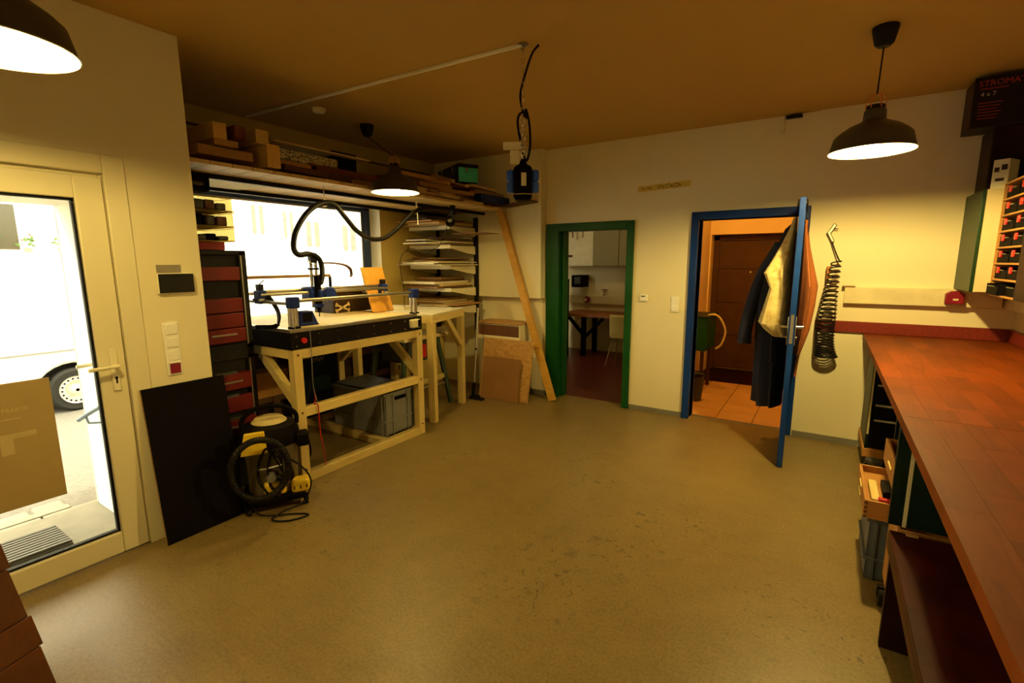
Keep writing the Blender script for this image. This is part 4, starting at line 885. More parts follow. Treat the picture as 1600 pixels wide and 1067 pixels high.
# ================================================================== WET VACUUM
vc = Vector((-3.03, 1.715, 0)); va_ = thing('wet_vacuum', 'yellow and black wet vacuum cleaner in front of the router table', 'vacuum cleaner', tuple(vc), rz=R(-28))
va_.scale = (.94, .94, .94)
V_ = lambda mb, n_, m_, p_=None, b_=.006: mb.build(n_, m_, p_ or va_, b_, world=False)
# local: x towards the camera, y to the right
V_(MB().box(-.17, .17, -.19, .19, .05, .11), 'base', 'black_matt', b_=.02)
for (x, y) in ((.14, -.17), (.14, .19), (-.14, -.17), (-.14, .17)):
    cs = V_(MB().cyl((x, y-.012, .032), (x, y+.012, .032), .032, n=18), 'caster', 'rubber', b_=.003); V_(MB().box(x-.012, x+.012, y-.016, y+.016, .03, .075), 'caster_fork', 'black_matt', cs, .003)
V_(MB().lathe([(.155, .11), (.16, .14), (.172, .42), (.178, .43), (.178, .455)], (0, 0, 0), 36, cap=True), 'container', 'vacuum_grey', b_=0)
V_(MB().box(.10, .185, -.07, .07, .12, .22), 'front_bumper', 'yellow_plastic', b_=.02)
V_(MB().box(.06, .17, .10, .23, .10, .19), 'accessory_holder', 'yellow_plastic', b_=.02)
for k in range(3): V_(MB().box(.170, .172, .115+k*.04, .122+k*.04, .13, .155), 'slot', 'black_matt')
V_(MB().lathe([(.186, .455), (.19, .47), (.186, .54), (.17, .585), (.12, .60), (.001, .603)], (0, 0, 0), 36), 'motor_head', 'black_matt', b_=0)
V_(MB().prism([(-.13, .44), (.03, .44), (.02, .59), (-.10, .59)], .03, basis((.165, -.06, 0), (0, 1, 0), (0, 0, 1))), 'front_cover', 'yellow_plastic')
V_(MB().lathe([(.10, .598), (.115, .605), (.09, .632), (.001, .638)], (0, 0, 0), 32), 'top_cover', 'vacuum_cream', b_=0)
V_(MB().tube(smooth_path([(.02, -.17, .57), (.02, -.165, .64), (.02, -.10, .70), (.02, .0, .715), (.02, .10, .70), (.02, .17, .64), (.02, .175, .57)]), .016, 10), 'carry_handle', 'black_matt', b_=0)
for s in (-1, 1): V_(MB().box(-.03, .03, s*.185-.012, s*.185+.012, .40, .50), 'clamp', 'black_matt')
V_(MB().box(.03, .13, .16, .24, .42, .52), 'tool_socket', 'black_matt', b_=.015)
hr = []
for t in range(2):
    for k in range(40):
        a = 2*math.pi*k/40+.9; hr.append((.215+.045*t+.045*k/40+.02*math.sin(a), -.085+.168*math.cos(a), .365+.205*math.sin(a)))
hr = [(.17, -.02, .26), (.20, .10, .24)] + hr[34:]
pth = smooth_path(hr, 4)
V_(MB().tube(pth, [.020+(.003 if i % 2 else 0) for i in range(len(pth))], 10), 'suction_hose', 'hose_black', b_=0)
cp_ = []
for k in range(60):
    a = 2*math.pi*k/15; cp_.append((.20+.02*math.sin(k*.7), -.01+(.09+.015*math.sin(k*.9))*math.cos(a)*.6+.03*math.sin(k*.21), .30+(.16+.02*math.sin(k*1.7))*math.sin(a)))
V_(MB().tube(smooth_path([(.19, .0, .44)]+cp_, 3), .005, 5), 'power_cord', 'rubber', b_=0)
V_(MB().tube(smooth_path([(.20, .0, .45), (.24, .16, .33), (.25, .22, .20), (.24, .16, .06), (.24, .05, .03), (.30, -.04, .012), (.36, .06, .008), (.34, .18, .008), (.28, .10, .008), (.24, -.10, .03), (.22, -.15, .12)], 8), .006, 6), 'power_cord', 'rubber', b_=0)
V_(MB().cyl((.18, -.02, .27), (.235, -.02, .27), .03, n=16), 'hose_port', 'grey_plastic', b_=.004)
V_(MB().tube([(.178, -.10, .33), (.20, -.05, .335), (.20, .06, .345)], .008, 6), 'latch_rod', 'chrome', b_=0)

# ================================================================== OVERHEAD SHELF IN THE NICHE
SZ = 2.225; SXF, SXB, SY0, SY1 = -3.25, -4.36, 1.475, 4.90
sh_ = thing('overhead_shelf', 'deep overhead plank shelf on black rails above the window', 'shelf', (-3.8, 3.2, 2.15))
y = SY0
while y < SY1-.01:
    w_ = min(.137, SY1-y); MB().box(SXB, SXF, y, y+w_-.004, SZ-.025, SZ).build('shelf_board', 'board_pale', sh_, .002); y += .137
for x in (-3.59, -4.16): MB().box(x-.02, x+.02, SY0, 4.92, 2.168, 2.199).build('rail', 'black_metal', sh_, .003)
MB().box(-4.12, -3.62, SY0+.02, 2.25, 2.19, 2.199).build('under_panel', 'paper', sh_, .002)
def timber(name, mat, label, cat, px0, px1, py0, py1, xe, ln, group=None, zmin=SZ+.002):
    pm_ = (py0+py1)/2; y0, y1 = at(px0, pm_, x=xe).y, at(px1, pm_, x=xe).y; z1, z0 = at((px0+px1)/2, py0, x=xe).z, at((px0+px1)/2, py1, x=xe).z
    return one(MB().box(xe-ln, xe, y0, y1, max(z0, zmin), z1), name, mat, label, cat, group, .003)
G_ = 'timber blocks on the overhead shelf'
timber('timber_block', 'timber', 'thick pale timber block lowest on the overhead shelf', 'timber', 418, 438, 226, 262, -3.24, .9, G_)
timber('timber_block', 'timber', 'square pale timber block resting on the thick lowest block', 'timber', 400, 420, 203, 225.4, -3.26, .9, G_)
timber('timber_block', 'board_red', 'timber block with a reddish end between two pale blocks', 'timber', 367, 384, 197, 217, -3.25, .7, G_)
timber('timber_block', 'timber', 'pale timber block at the wall end of the overhead shelf', 'timber', 333, 354, 191, 216, -3.27, .9, G_)
timber('timber_board', 'board_mid', 'flat brown board lying under the timber blocks at the wall end', 'timber', 335, 372, 218, 228, -3.27, .8, G_)
timber('timber_board', 'board_mid', 'long brown board low at the wall end of the overhead shelf', 'timber', 310, 395, 231, 246, -3.30, .7, G_)
def slab(name, mat, label, cat, px0, px1, py0, py1, xf, dp, group=None, sl=0, zmin=SZ+.002):
    """lies along the shelf; face towards the room"""
    pm_ = (py0+py1)/2; y0, y1 = at(px0, pm_, x=xf).y, at(px1, pm_, x=xf).y; z1, z0 = at((px0+px1)/2, py0, x=xf).z, at((px0+px1)/2, py1, x=xf).z
    rz_ = R(sl); c_ = Vector((xf-dp/2, (y0+y1)/2, 0)); mm_ = Matrix.Translation(c_) @ Matrix.Rotation(rz_, 4, 'Z') @ Matrix.Translation(-c_)
    return one(MB().box(xf-dp, xf, y0, y1, max(z0, zmin), max(z1, zmin+.012), mm_), name, mat, label, cat, group, .002)
slab('speckled_board', 'speckle', 'black speckled pale slab standing on the overhead shelf', 'slab', 421, 527, 239, 255, -3.50, .04)
slab('thin_sheet', 'board_pale', 'long thin pale sheet on top of the speckled slab', 'sheet', 430, 578, 234, 236.5, -3.50, .3)
slab('black_case', 'black_matt', 'black case standing behind the speckled slab', 'case', 520, 557, 239, 275, -3.56, .3)
slab('red_board', 'board_red', 'long dark red board on the overhead shelf', 'board', 486, 590, 265, 276, -3.46, .12)
GB = 'loose boards on the overhead shelf'
bl = [('brown', 'board_mid', 436, 495, 254, 260, -3.46), ('dark', 'board_dark', 440, 520, 263, 272, -3.40), ('pale', 'board_pale', 440, 520, 275, 281, -3.34), ('dark brown', 'board_dark', 520, 590, 277, 287, -3.38),
      ('short brown', 'board_mid', 556, 596, 284, 294, -3.34), ('narrow dark', 'board_dark', 590, 640, 278, 287, -3.45), ('brown flat', 'board_mid', 630, 700, 274, 280, -3.46), ('short pale', 'board_pale', 640, 672, 292, 299, -3.30),
      ('grey brown', 'board_mid', 660, 705, 287, 293, -3.40), ('reddish brown', 'board_red', 680, 778, 291, 297, -3.48), ('wide brown', 'board_mid', 690, 755, 298, 304, -3.34), ('pale narrow', 'board_pale', 680, 738, 305, 311, -3.28),
      ('orange brown', 'board_mid', 745, 795, 301, 307, -3.30), ('thin dark', 'board_dark', 640, 690, 303, 308, -3.36), ('thick dark', 'board_dark', 690, 748, 288, 293, -3.60), ('thin pale', 'board_pale', 735, 790, 293, 297, -3.38)]
for i, (nm, mt2, a_, b_, c_, d_, xf) in enumerate(bl):
    nb = ('beside the dark red board', 'under the speckled slab', 'behind the pendant lamp', 'below the teal tool box')[min(3, i//4)]
    slab('loose_board', mt2, f'{nm} loose board lying {nb} on the overhead shelf', 'board', a_, b_, c_, d_, xf, .10+.05*(i % 3), GB, (0, 7, -6, 4, -9, 11)[i % 6])
for i, (q0, q1, t) in enumerate((((660, 281), (702, 287), .03), ((676, 274), (708, 283), .035), ((650, 288), (688, 297), .02), ((700, 283), (730, 291), .02))):
    a_, b_ = at(*q0, x=-3.55), at(*q1, x=-3.30); a_.z = max(a_.z, SZ+.05); b_.z = max(b_.z, SZ+.04)
    one(MB().bar(a_, b_, .07, t), 'tilted_board', 'board_mid', ('tilted offcut in front of the teal tool box', 'thick tilted offcut leaning on the teal tool box', 'small tilted offcut under the others by the lamp', 'short tilted offcut right before the teal tool box')[i], 'offcut', 'tilted offcuts on the overhead shelf', .003)
GS = 'strips along the shelf front'
for lay in range(3):
    yq = 3.36+.13*lay; k = 0
    while yq < 4.70 and k < 5:
        ln = random.uniform(.22, .46); q = (lay*2+k) % 4; dx_ = random.uniform(0, .05); a_ = Vector((-3.29-dx_, yq, SZ+.012+.024*lay)); b_ = Vector((-3.29-dx_+random.uniform(-.04, .04), min(yq+ln, 4.88), SZ+.012+.024*lay))
        one(MB().bar(a_, b_, .055, .018), 'wood_strip', ('board_mid', 'board_dark', 'board_pale', 'board_red')[q], f'{("brown", "dark", "pale", "reddish")[q]} wood strip, {("first", "second", "third", "fourth", "fifth")[k]} towards the back wall in the {("lowest", "middle", "topmost")[lay]} layer', 'wood strip', GS, .002); yq += ln+.03; k += 1
tbp = at(716, 284, x=-3.50); tbm = Matrix.Translation(tbp) @ Matrix.Rotation(R(-28), 4, 'Z')
tbx = thing('tool_box', 'black and teal metal tool box on top of the overhead shelf', 'tool box', tuple(tbp))
hh_ = at(716, 260, x=-3.50).z-tbp.z
MB().box(-.60, 0, 0, .24, 0, hh_, tbm).build('body', 'black_metal', tbx, .006)
MB().box(.0, .006, .004, .236, .004, hh_-.004, tbm).build('end_panel', 'teal', tbx, .004)
MB().box(.006, .009, .01, .23, hh_*.30, hh_*.34, tbm).box(.006, .009, .01, .23, hh_*.62, hh_*.66, tbm).build('pressed_rib', 'teal', tbx, .001)
MB().box(-.605, .012, -.005, .245, hh_, hh_+.035, tbm).build('lid', 'black_metal', tbx, .008)
for q in (-.46, -.14): MB().box(q-.015, q+.015, -.012, 0, hh_-.05, hh_+.02, tbm).build('latch', 'chrome', tbx, .002)
MB().box(.006, .014, .085, .115, hh_-.05, hh_-.01, tbm).build('end_latch', 'steel_dull', tbx, .002)
slab('flat_case', 'print_blue', 'flat dark blue case at the end of the overhead shelf', 'case', 752, 818, 308, 319, -3.22, .30)
slab('black_crate', 'black_matt', 'black crate standing at the back wall end of the overhead shelf', 'crate', 770, 802, 281, 305, -3.50, .30)
p0, p1 = at(790, 322, y=4.84), at(835, 318, y=4.84)
one(MB().bar((p0.x, 4.84, 2.24), (p1.x, 4.84, 2.275), .16, .02), 'dark_plank', 'board_dark', 'short dark plank sticking out past the overhead shelf end', 'plank', bev=.002)
y0_, y1_ = at(312, 300, x=-3.36).y, at(331, 300, x=-3.36).y
ls = thing('shelf_speaker', 'small black loudspeaker fixed under the wall end of the overhead shelf', 'loudspeaker', (-3.42, y1_-.05, 2.02))
MB().box(-3.50, -3.36, SY0+.005, y1_, 2.05, 2.16).build('body', 'black_matt', ls, .02); MB().box(-3.46, -3.40, SY0+.02, SY0+.08, 2.16, 2.199).build('bracket', 'black_metal', ls)
MB().cyl((-3.36, (SY0+y1_)/2, 2.095), (-3.355, (SY0+y1_)/2, 2.105), .04, n=20).build('cone', 'dark_grey', ls)
one(MB().cyl((XN+.012, YN+.02, 2.70), (XN+.012, 4.92, 2.70), .010, n=8), 'wall_pipe', 'board_dark', 'thin dark pipe running along the niche wall under the ceiling', 'pipe')
# clamp spot light under the shelf
cs_ = at(703, 345, x=-3.42); sp2 = thing('clamp_spot', 'small black clamp spotlight hanging under the shelf edge', 'spotlight', tuple(cs_))
MB().box(cs_.x-.02, cs_.x+.03, cs_.y+.02, cs_.y+.06, 2.10, 2.198).build('clamp', 'black_metal', sp2, .004)
dv = Vector((.55, -.45, -.55)).normalized(); mx = basis(cs_, dv.orthogonal(), dv.cross(dv.orthogonal()))
MB().lathe([(.001, -.075), (.025, -.07), (.032, -.03), (.045, .02), (.05, .035)], cs_, 24, mx.to_3x3().to_4x4()).build('shade', 'black_metal', sp2)
MB().lathe([(.001, .0), (.02, -.005), (.03, -.02)], cs_, 20, mx.to_3x3().to_4x4()).build('bulb', 'lamp_white', sp2)
MB().tube([cs_-dv*.05, (cs_.x+.005, cs_.y+.04, 2.12)], .008, 8).build('arm', 'black_metal', sp2)
MB().tube(smooth_path([cs_-dv*.06, at(697, 358, x=-3.45), at(692, 372, x=-3.5), at(686, 384, x=-3.5), at(676, 390, x=-3.5), at(660, 398, x=-3.55), at(645, 388, x=-3.6), at(630, 396, x=-3.62), at(625, 410, x=-3.62), at(627, 430, x=-3.62), at(631, 452, x=-3.62), at(632, 480, x=-3.62)]), .0035, 6).build('cable', 'rubber', sp2)

# ================================================================== CORNER BOARD RACK
rk2 = thing('board_rack', 'black wall rack with white arms holding stacks of boards', 'rack', (-4.0, 4.93, .9))
RX0, RX1, RYB, RYF = -4.335, -3.70, 4.925, 4.41
for x in (RX0, RX1): MB().box(x-.022, x+.022, RYB-.045, RYB, .75, 2.14).build('upright', 'black_metal', rk2, .003)
lv = [at(707, 353, y=RYF).z, at(705, 383.5, y=RYF).z, at(709, 416, y=RYF).z, at(718, 452, y=RYF).z, at(728, 482, y=RYF).z]
for z in lv:
    for x in (RX0, RX1):
        MB().prism([(RYB-.045, z), (RYF, z), (RYF, z-.03), (RYB-.20, z-.085), (RYB-.045, z-.10)], .012, basis((x-.006, 0, 0), (0, 1, 0), (0, 0, 1))).build('arm', 'white_plastic', rk2, .002)
    MB().box(RX0, RX1+.006, RYF-.012, RYF, z-.035, z+.008).build('front_lip', 'lamp_white', rk2, .002)
    MB().box(RX0, RX1, RYF, RYB-.045, z-.006, z).build('shelf_plate', 'white_plastic', rk2, .001)
GR = 'boards stacked on the corner rack'
names = [('board_mid', 'brown'), ('white_board', 'white'), ('board_pale', 'pale'), ('pale_ply', 'plywood'), ('board_dark', 'dark'), ('hardboard', 'hardboard')]
spec = [[3, 2, 0, 2, 4], [0, 1, 1, 3, 1, 0, 4], [1, 1, 1, 3, 0, 4, 0], [5, 2, 1, 4, 5], [1, 0, 2, 2, 0]]
lvname = ['topmost', 'second', 'middle', 'fourth', 'lowest']
ordn = ['lowest', 'second', 'third', 'fourth', 'fifth', 'sixth', 'seventh']
for i, z in enumerate(lv):
    zz = z+.009 if i < 99 else z; room = (lv[i-1]-.11 if i else 2.13)-zz; st = spec[i]
    for j, q in enumerate(st):
        h_ = room/len(st)*random.uniform(.55, .95); h_ = min(h_, .042)
        x0 = random.uniform(-4.36, -4.15); x1 = random.uniform(-3.80, -3.60); yf = random.uniform(4.12, 4.42) if i < 4 else random.uniform(4.36, 4.44); mt2, nm = names[q]
        one(MB().box(x0, x1 if j < 3 else x1-.1, yf, 4.86, zz, zz+h_), 'stacked_board', mt2, f'{nm} board, {ordn[j]} in the stack on the {lvname[i]} arm of the corner rack', 'board', GR, .0015)
        zz += h_+.0008
p0, p1 = at(746, 378, y=4.60), at(767, 377, y=4.60)
one(MB().box(p0.x-.25, p1.x, 4.45, 4.78, lv[1]+.13, lv[1]+.138), 'overhanging_board', 'hardboard', 'thin brown board sticking out past the rack upright', 'board')
GO = 'timber offcuts on the fourth arm'

# ================================================================== CONVECTOR AND LEANING BOARDS
cv = thing('wall_convector', 'cream convector heater with brown grille below the boxed wall', 'heater', (-3.27, 4.9, 0))
MB().box(-3.58, -2.97, 4.76, 5.03, .08, .87).build('casing', 'radiator_cream', cv, .006)
MB().box(-3.59, -2.965, 4.745, 5.04, .87, .892).build('top_plate', 'board_mid', cv, .003)
MB().box(-3.56, -2.985, 4.755, 4.76, .725, .855).build('grille', 'convector_grille', cv)
for k in range(6): MB().box(-3.56+k*.114, -3.554+k*.114, 4.750, 4.756, .725, .855).build('grille_bar', 'dark_wood_frame', cv)
MB().box(-3.58, -2.97, 4.748, 4.76, .675, .725).build('lower_strip', 'white_plastic', cv, .003)
MB().box(-3.55, -3.0, 4.79, 5.02, 0, .08).build('plinth', 'dark_grey', cv)
om = basis((-3.46, 4.60, .002), (1, .004, 0), (0, .14, .70))
one(MB().box(0, .69, 0, .71, -.012, .006, om), 'osb_panel', 'osb', 'flaky chipboard panel leaning on the convector', 'panel', bev=.001)
hm = basis((-3.385, 4.545, .002), (1, .006, 0), (0, .075, .50))
one(MB().box(0, .51, 0, .50, -.006, .006, hm), 'hardboard_panel', 'hardboard', 'smaller plain brown hardboard leaning on the chipboard panel', 'panel', bev=.001)
mp = thing('floor_squeegee', 'floor squeegee with a thin metal pole leaning beside the chipboard', 'squeegee', (-3.5, 4.5, 0))
b0, b1 = at(741, 600, y=4.47), at(747, 481, y=4.60)
MB().cyl(b0, b1, .010, n=10).build('pole', 'alu', mp); md_ = b0.lerp(b1, .45); MB().cyl(md_, md_+(b1-b0).normalized()*.02, .015, n=10).build('clamp_ring', 'black_matt', mp)
MB().cyl(b0.lerp(b1, .48), b1, .014, n=10).build('outer_tube', 'alu', mp)
MB().box(b0.x-.03, b0.x+.16, 4.40, 4.46, .002, .03).build('rubber_blade', 'rubber', mp, .006); MB().cyl((b0.x, 4.435, .03), b0+(b1-b0).normalized()*.02, .018, n=10).build('pole_joint', 'black_matt', mp)
MB().box(b0.x-.02, b0.x+.10, 4.40, 4.455, .03, .05).build('head', 'black_matt', mp, .01)
bt, tp_ = Vector((-2.585, 4.86, .004)), Vector((-3.37, 4.89, 2.34))
one(MB().bar(bt, tp_, .085, .045, (0, 1, 0)), 'leaning_beam', 'orange_pine', 'long orange pine beam leaning across the corner by the green doorway', 'beam', bev=.003)

# ================================================================== AIR HOSE COIL
ah = thing('coil_air_hose', 'black coiled air hose with blow gun hanging on the wall', 'air hose', (0, 4.98, .75))
pg, pt_, pb2 = at(1299, 352, y=4.96), at(1307, 408, y=4.95), at(1291, 556, y=4.95)
hel = []; NT = 27
for k in range(NT*14+1):
    a = 2*math.pi*k/14; f = k/(NT*14); ff = f
    zc_ = pt_.z+(pb2.z-pt_.z)*(1-(1-ff)**1.5); xc_ = pt_.x+(pb2.x-pt_.x)*ff-.03*math.sin(ff*3); r_ = .034+.034*min(1, f*2.4)+.016*max(0, f-.7)/.3
    hel.append((xc_+r_*math.cos(a), 4.945+r_*.8*math.sin(a), zc_+.006*math.sin(a)))
MB().tube(hel, .0058, 6).build('coil', 'hose_black', ah)
MB().tube(smooth_path([at(1300, 378, y=4.98), at(1306, 395, y=4.97), at(1312, 408, y=4.96), hel[0]]), .0058, 6).build('lead_hose', 'hose_black', ah)
MB().bar(at(1294, 366, y=4.99), at(1306, 350, y=4.99), .025, .028).bar(at(1294, 362, y=4.99), at(1302, 378, y=4.99), .024, .024).build('blow_gun', 'steel_dull', ah, .006)
MB().bar(at(1303, 357, y=4.985), at(1310, 358, y=4.985), .012, .006).build('trigger', 'black_matt', ah)
p = at(1294, 425, y=4.98); MB().box(p.x-.012, p.x+.012, 4.955, 5.028, p.z-.06, p.z+.05).build('hose_coupling', 'copper', ah, .004)

# ================================================================== WORKTOP
wt = thing('worktop', 'long red brown butcher block worktop along the right wall', 'worktop', (.73, 2.2, .96))
WX0, WX1, WTH = .29, XR-.002, .04
ncol = 10; cw = (WX1-WX0)/ncol
protos = {}
for c in range(ncol):
    for (ya, yb_) in ((-1.0, 2.369), (2.371, YB-.022)):
        y = ya
        while y < yb_-.02:
            l = random.choice((.26, .32, .38, .46)); l = l if y > ya else l*random.uniform(.3, 1)
            if yb_-(y+l) < .12: l = yb_-y
            me_k = round(l, 3)
            st_ = MB().box(WX0+c*cw+.0003, WX0+(c+1)*cw-.0003, y+.0003, y+l-.0003, 1.0-WTH, 1.0).build('stave', 'stave_wood', wt); y += l
cr = thing('cee_socket', 'dark red industrial socket on the trunking above the worktop', 'socket', tuple(at(1491, 466, y=4.95)))
p = at(1491, 466, y=4.95)
MB().prism([(-.055, -.045), (.055, -.045), (.055, .035), (.025, .055), (-.025, .055), (-.055, .035)], .05, basis((p.x, 4.97, p.z), (1, 0, 0), (0, 0, 1))).build('housing', 'maroon_plastic', cr, .006)
MB().box(p.x-.012, p.x+.02, 4.917, 4.92, p.z-.015, p.z-.002).build('label', 'paper', cr)

# drawer tower facing along the worktop
dt = thing('drawer_tower', 'narrow black drawer unit with steel bar handles below the worktop end', 'drawer unit', (.55, 4.7, 0))
MB().box(.365, .71, 4.47, 4.98, .19, .955).build('carcass', 'black_matt', dt, .003)
MB().box(.345, .365, 4.44, 4.98, .12, .955).build('side_panel', 'cabinet_green_dark', dt, .002); MB().box(.349, .361, 4.436, 4.44, .30, .955).build('edge_strip', 'beige_laminate', dt)
MB().box(.335, .73, 4.43, 5.0, .12, .185).build('base_board', 'drawer_wood', dt, .003)
MB().box(.38, .70, 4.5, 4.95, 0, .12).build('plinth', 'black_matt', dt)
hz = [at(1365, 574, y=4.44).z, at(1363, 601, y=4.44).z, at(1361, 632, y=4.44).z, at(1361, 655.5, y=4.44).z]
zz = .192; tops = [(.192, hz[3]+.02), (hz[3]+.024, hz[2]+.02), (hz[2]+.024, hz[1]+.02), (hz[1]+.024, .95)]
for k, (z0, z1) in enumerate(tops):
    df = MB().box(.368, .705, 4.45, 4.47, z0, z1).build('drawer', 'black_gloss', dt, .002); hzk = hz[3-k]
    MB().bar((.385, 4.435, hzk), (.69, 4.435, hzk), .010, .014).box(.42, .43, 4.437, 4.45, hzk-.005, hzk+.005).box(.645, .655, 4.437, 4.45, hzk-.005, hzk+.005).build('handle', 'handle_steel', df)
jp = Vector((.375, 4.25, 0)); jr = thing('glass_jar', 'clear glass jar standing on the floor before the drawer unit', 'jar', (jp.x+.02, jp.y, 0))
MB().lathe([(.001, .002), (.06, .002), (.065, .02), (.065, .11), (.05, .135), (.05, .15), (.046, .15), (.046, .133), (.06, .108), (.06, .02), (.001, .008)], (jp.x+.02, jp.y, 0), 24).build('body', 'jar_glass', jr)
MB().lathe([(.053, .145), (.053, .168), (.001, .17)], (jp.x+.02, jp.y, 0), 24).build('lid', 'dark_grey', jr)

# cabinet with wooden drawers
bc = thing('base_cabinet', 'green base cabinet with beige edging and pulled out wooden drawers', 'cabinet', (.7, 2.9, 0))
for (ya, yb_, xf, zl) in ((2.42, 2.445, .298, .52), (3.33, 3.355, .39, .0)):
    MB().box(xf, 1.12, ya, yb_, zl, .955).build('side_panel', 'cabinet_green_dark', bc, .002)
    MB().box(xf+.045, xf+.058, ya-.003, ya, zl, .955).build('edge_strip', 'beige_laminate', bc)
MB().box(.40, 1.12, 2.445, 3.33, .93, .955).build('top_panel', 'cabinet_green_dark', bc)
MB().box(1.09, 1.12, 2.445, 3.33, .0, .93).build('back_panel', 'cabinet_green_dark', bc)
def wdrawer(x0, x1, y0, y1, z0, z1, nm='drawer', t=.014):
    d = MB().box(x0, x0+t, y0, y1, z0, z1).build(nm, 'drawer_wood', bc, .002)
    MB().box(x0+t, x1, y0, y0+t, z0, z1).build('drawer_side', 'drawer_wood', d, .002); MB().box(x0+t, x1, y1-t, y1, z0, z1).build('drawer_side', 'drawer_wood', d, .002)
    MB().box(x1-t, x1, y0+t, y1-t, z0, z1).build('drawer_back', 'drawer_wood', d, .002); MB().box(x0+t, x1-t, y0+t, y1-t, z0, z0+.008).build('drawer_bottom', 'drawer_wood', d)
    n_ = max(2, int((z1-z0)/.03))
    for k in range(n_): MB().box(x0-.0008, x0+.0, y0+.001, y0+t*.9, z0+(k+.15)*(z1-z0)/n_, z0+(k+.6)*(z1-z0)/n_).build('dovetail', 'dark_wood_frame', d); MB().box(x0+.001, x0+t*.95, y0-.0008, y0, z0+(k+.15)*(z1-z0)/n_, z0+(k+.6)*(z1-z0)/n_).build('dovetail', 'dark_wood_frame', d)
    MB().box(x0-.006, x0, (y0+y1)/2-.06, (y0+y1)/2+.06, z0+(z1-z0)*.5, z0+(z1-z0)*.5+.012).build('finger_grip', 'pine_y', d, .002)
    return d
d1_ = wdrawer(.245, .76, 2.80, 3.315, .355, .400); wdrawer(.245, .76, 2.80, 3.315, .4015, .447)
wdrawer(.318, .83, 2.462, 3.0, .60, .715); wdrawer(.40, .90, 2.462, 3.315, .80, .915)
for k, (x0, x1, y0, y1, m_, lb_) in enumerate(((.275, .31, 2.84, 3.10, 'pine_y', 'short pale stick lying in the pulled out drawer'), (.33, .42, 2.95, 3.12, 'black_metal', 'black folding tool lying in the pulled out drawer'), (.45, .62, 2.86, 3.15, 'dark_red_wood', 'dark brown flat box lying in the pulled out drawer'), (.30, .66, 2.822, 2.85, 'red_plastic', 'red plastic bar lying in the pulled out drawer'))):
    one(MB().box(x0, x1, y0, y1, .411, .445+.004*k), ('wood_stick', 'folding_tool', 'flat_wood_box', 'plastic_bar')[k], m_, lb_, ('stick', 'tool', 'box', 'bar')[k], bev=.004)
gx = thing('drawer_crate', 'blue grey plastic crate under the pulled out wooden drawer', 'crate', (.45, 3.08, 0))
crate(gx, .282, .66, 2.875, 3.28, .0, .335, 'grey_blue_box')
wc_ = thing('rolling_crate', 'low wooden crate on black casters behind the dark bench', 'crate', (.55, 2.6, 0))
MB().box(.345, .72, 2.52, 2.78, .10, .115).build('floor_board', 'drawer_wood', wc_)
for (a_, b_, c_, d_) in ((.345, .357, 2.52, 2.78), (.708, .72, 2.52, 2.78), (.357, .708, 2.52, 2.532), (.357, .708, 2.768, 2.78)): MB().box(a_, b_, c_, d_, .115, .46).build('side_board', 'drawer_wood', wc_, .002)
for (x, y) in ((.338, 2.665), (.36, 2.555), (.69, 2.75), (.69, 2.555)):
    c_ = MB().cyl((x-.014, y, .045), (x+.014, y, .045), .045, n=20).build('caster', 'rubber', wc_, .004); MB().box(x-.02, x+.02, y-.012, y+.012, .045, .10).build('caster_fork', 'black_metal', c_, .003)
bn_ = thing('low_bench', 'low dark red brown bench pushed under the worktop', 'bench', (.5, 1.6, 0))
MB().box(.30, .68, .55, 2.40, .475, .505).build('seat_board', 'dark_red_wood', bn_, .003)
MB().box(.30, .312, .55, 2.40, .43, .475).build('front_rail', 'dark_red_wood', bn_, .002)
for y in (.60, 2.35): MB().box(.31, .66, y, y+.03, 0, .475).build('end_panel', 'dark_maroon', bn_, .002)
MB().box(.60, .62, .63, 2.35, .05, .40).build('back_stretcher', 'dark_maroon', bn_, .002)
p = at(1425, 838, z=.506); one(MB().box(p.x-.02, p.x+.02, p.y-.012, p.y+.012, .5055, .512), 'wood_chip', 'board_mid', 'small pale chip of wood lying on the dark bench', 'wood chip', bev=.002)

# ================================================================== RIGHT WALL: CABINET, ORGANISER, BOXES
gc = thing('green_wall_cabinet', 'green fronted wall cabinet with a cream side above the worktop corner', 'cabinet', (1.0, 4.78, 1.39))
MB().box(.845, XR-.002, 4.535, 5.025, 1.39, 2.07).build('body', 'beige_laminate', gc, .003)
MB().box(.825, .844, 4.53, 5.025, 1.388, 2.072).build('door', 'cabinet_green', gc, .003)
MB().box(.846, .93, 4.528, 4.535, 1.39, 2.07).build('side_panel', 'beige_laminate', gc)
og = thing('bin_organiser', 'wooden organiser with seven rows of dark bins beside the green wall cabinet', 'organiser', (1.05, 4.25, 1.375))
OX, oy0, oy1, oz0, oz1 = .925, 3.97, 4.525, 1.37, 2.10; rh = (oz1-oz0-.012)/7
MB().box(OX, XR-.002, oy0, oy0+.014, oz0, oz1).build('side', 'drawer_wood', og, .002); MB().box(OX, XR-.002, oy1-.014, oy1, oz0, oz1).build('side', 'drawer_wood', og, .002)
MB().box(1.12, 1.14, oy0+.014, oy1-.014, oz0, oz1).build('back', 'black_matt', og)
for r_ in range(8): MB().box(OX, 1.12, oy0+.014, oy1-.014, oz0+r_*rh, oz0+r_*rh+.012).build('shelf', 'drawer_wood', og, .002)
cols = ['red_plastic', 'ink_pale', 'steel_dull', 'tape_yellow']
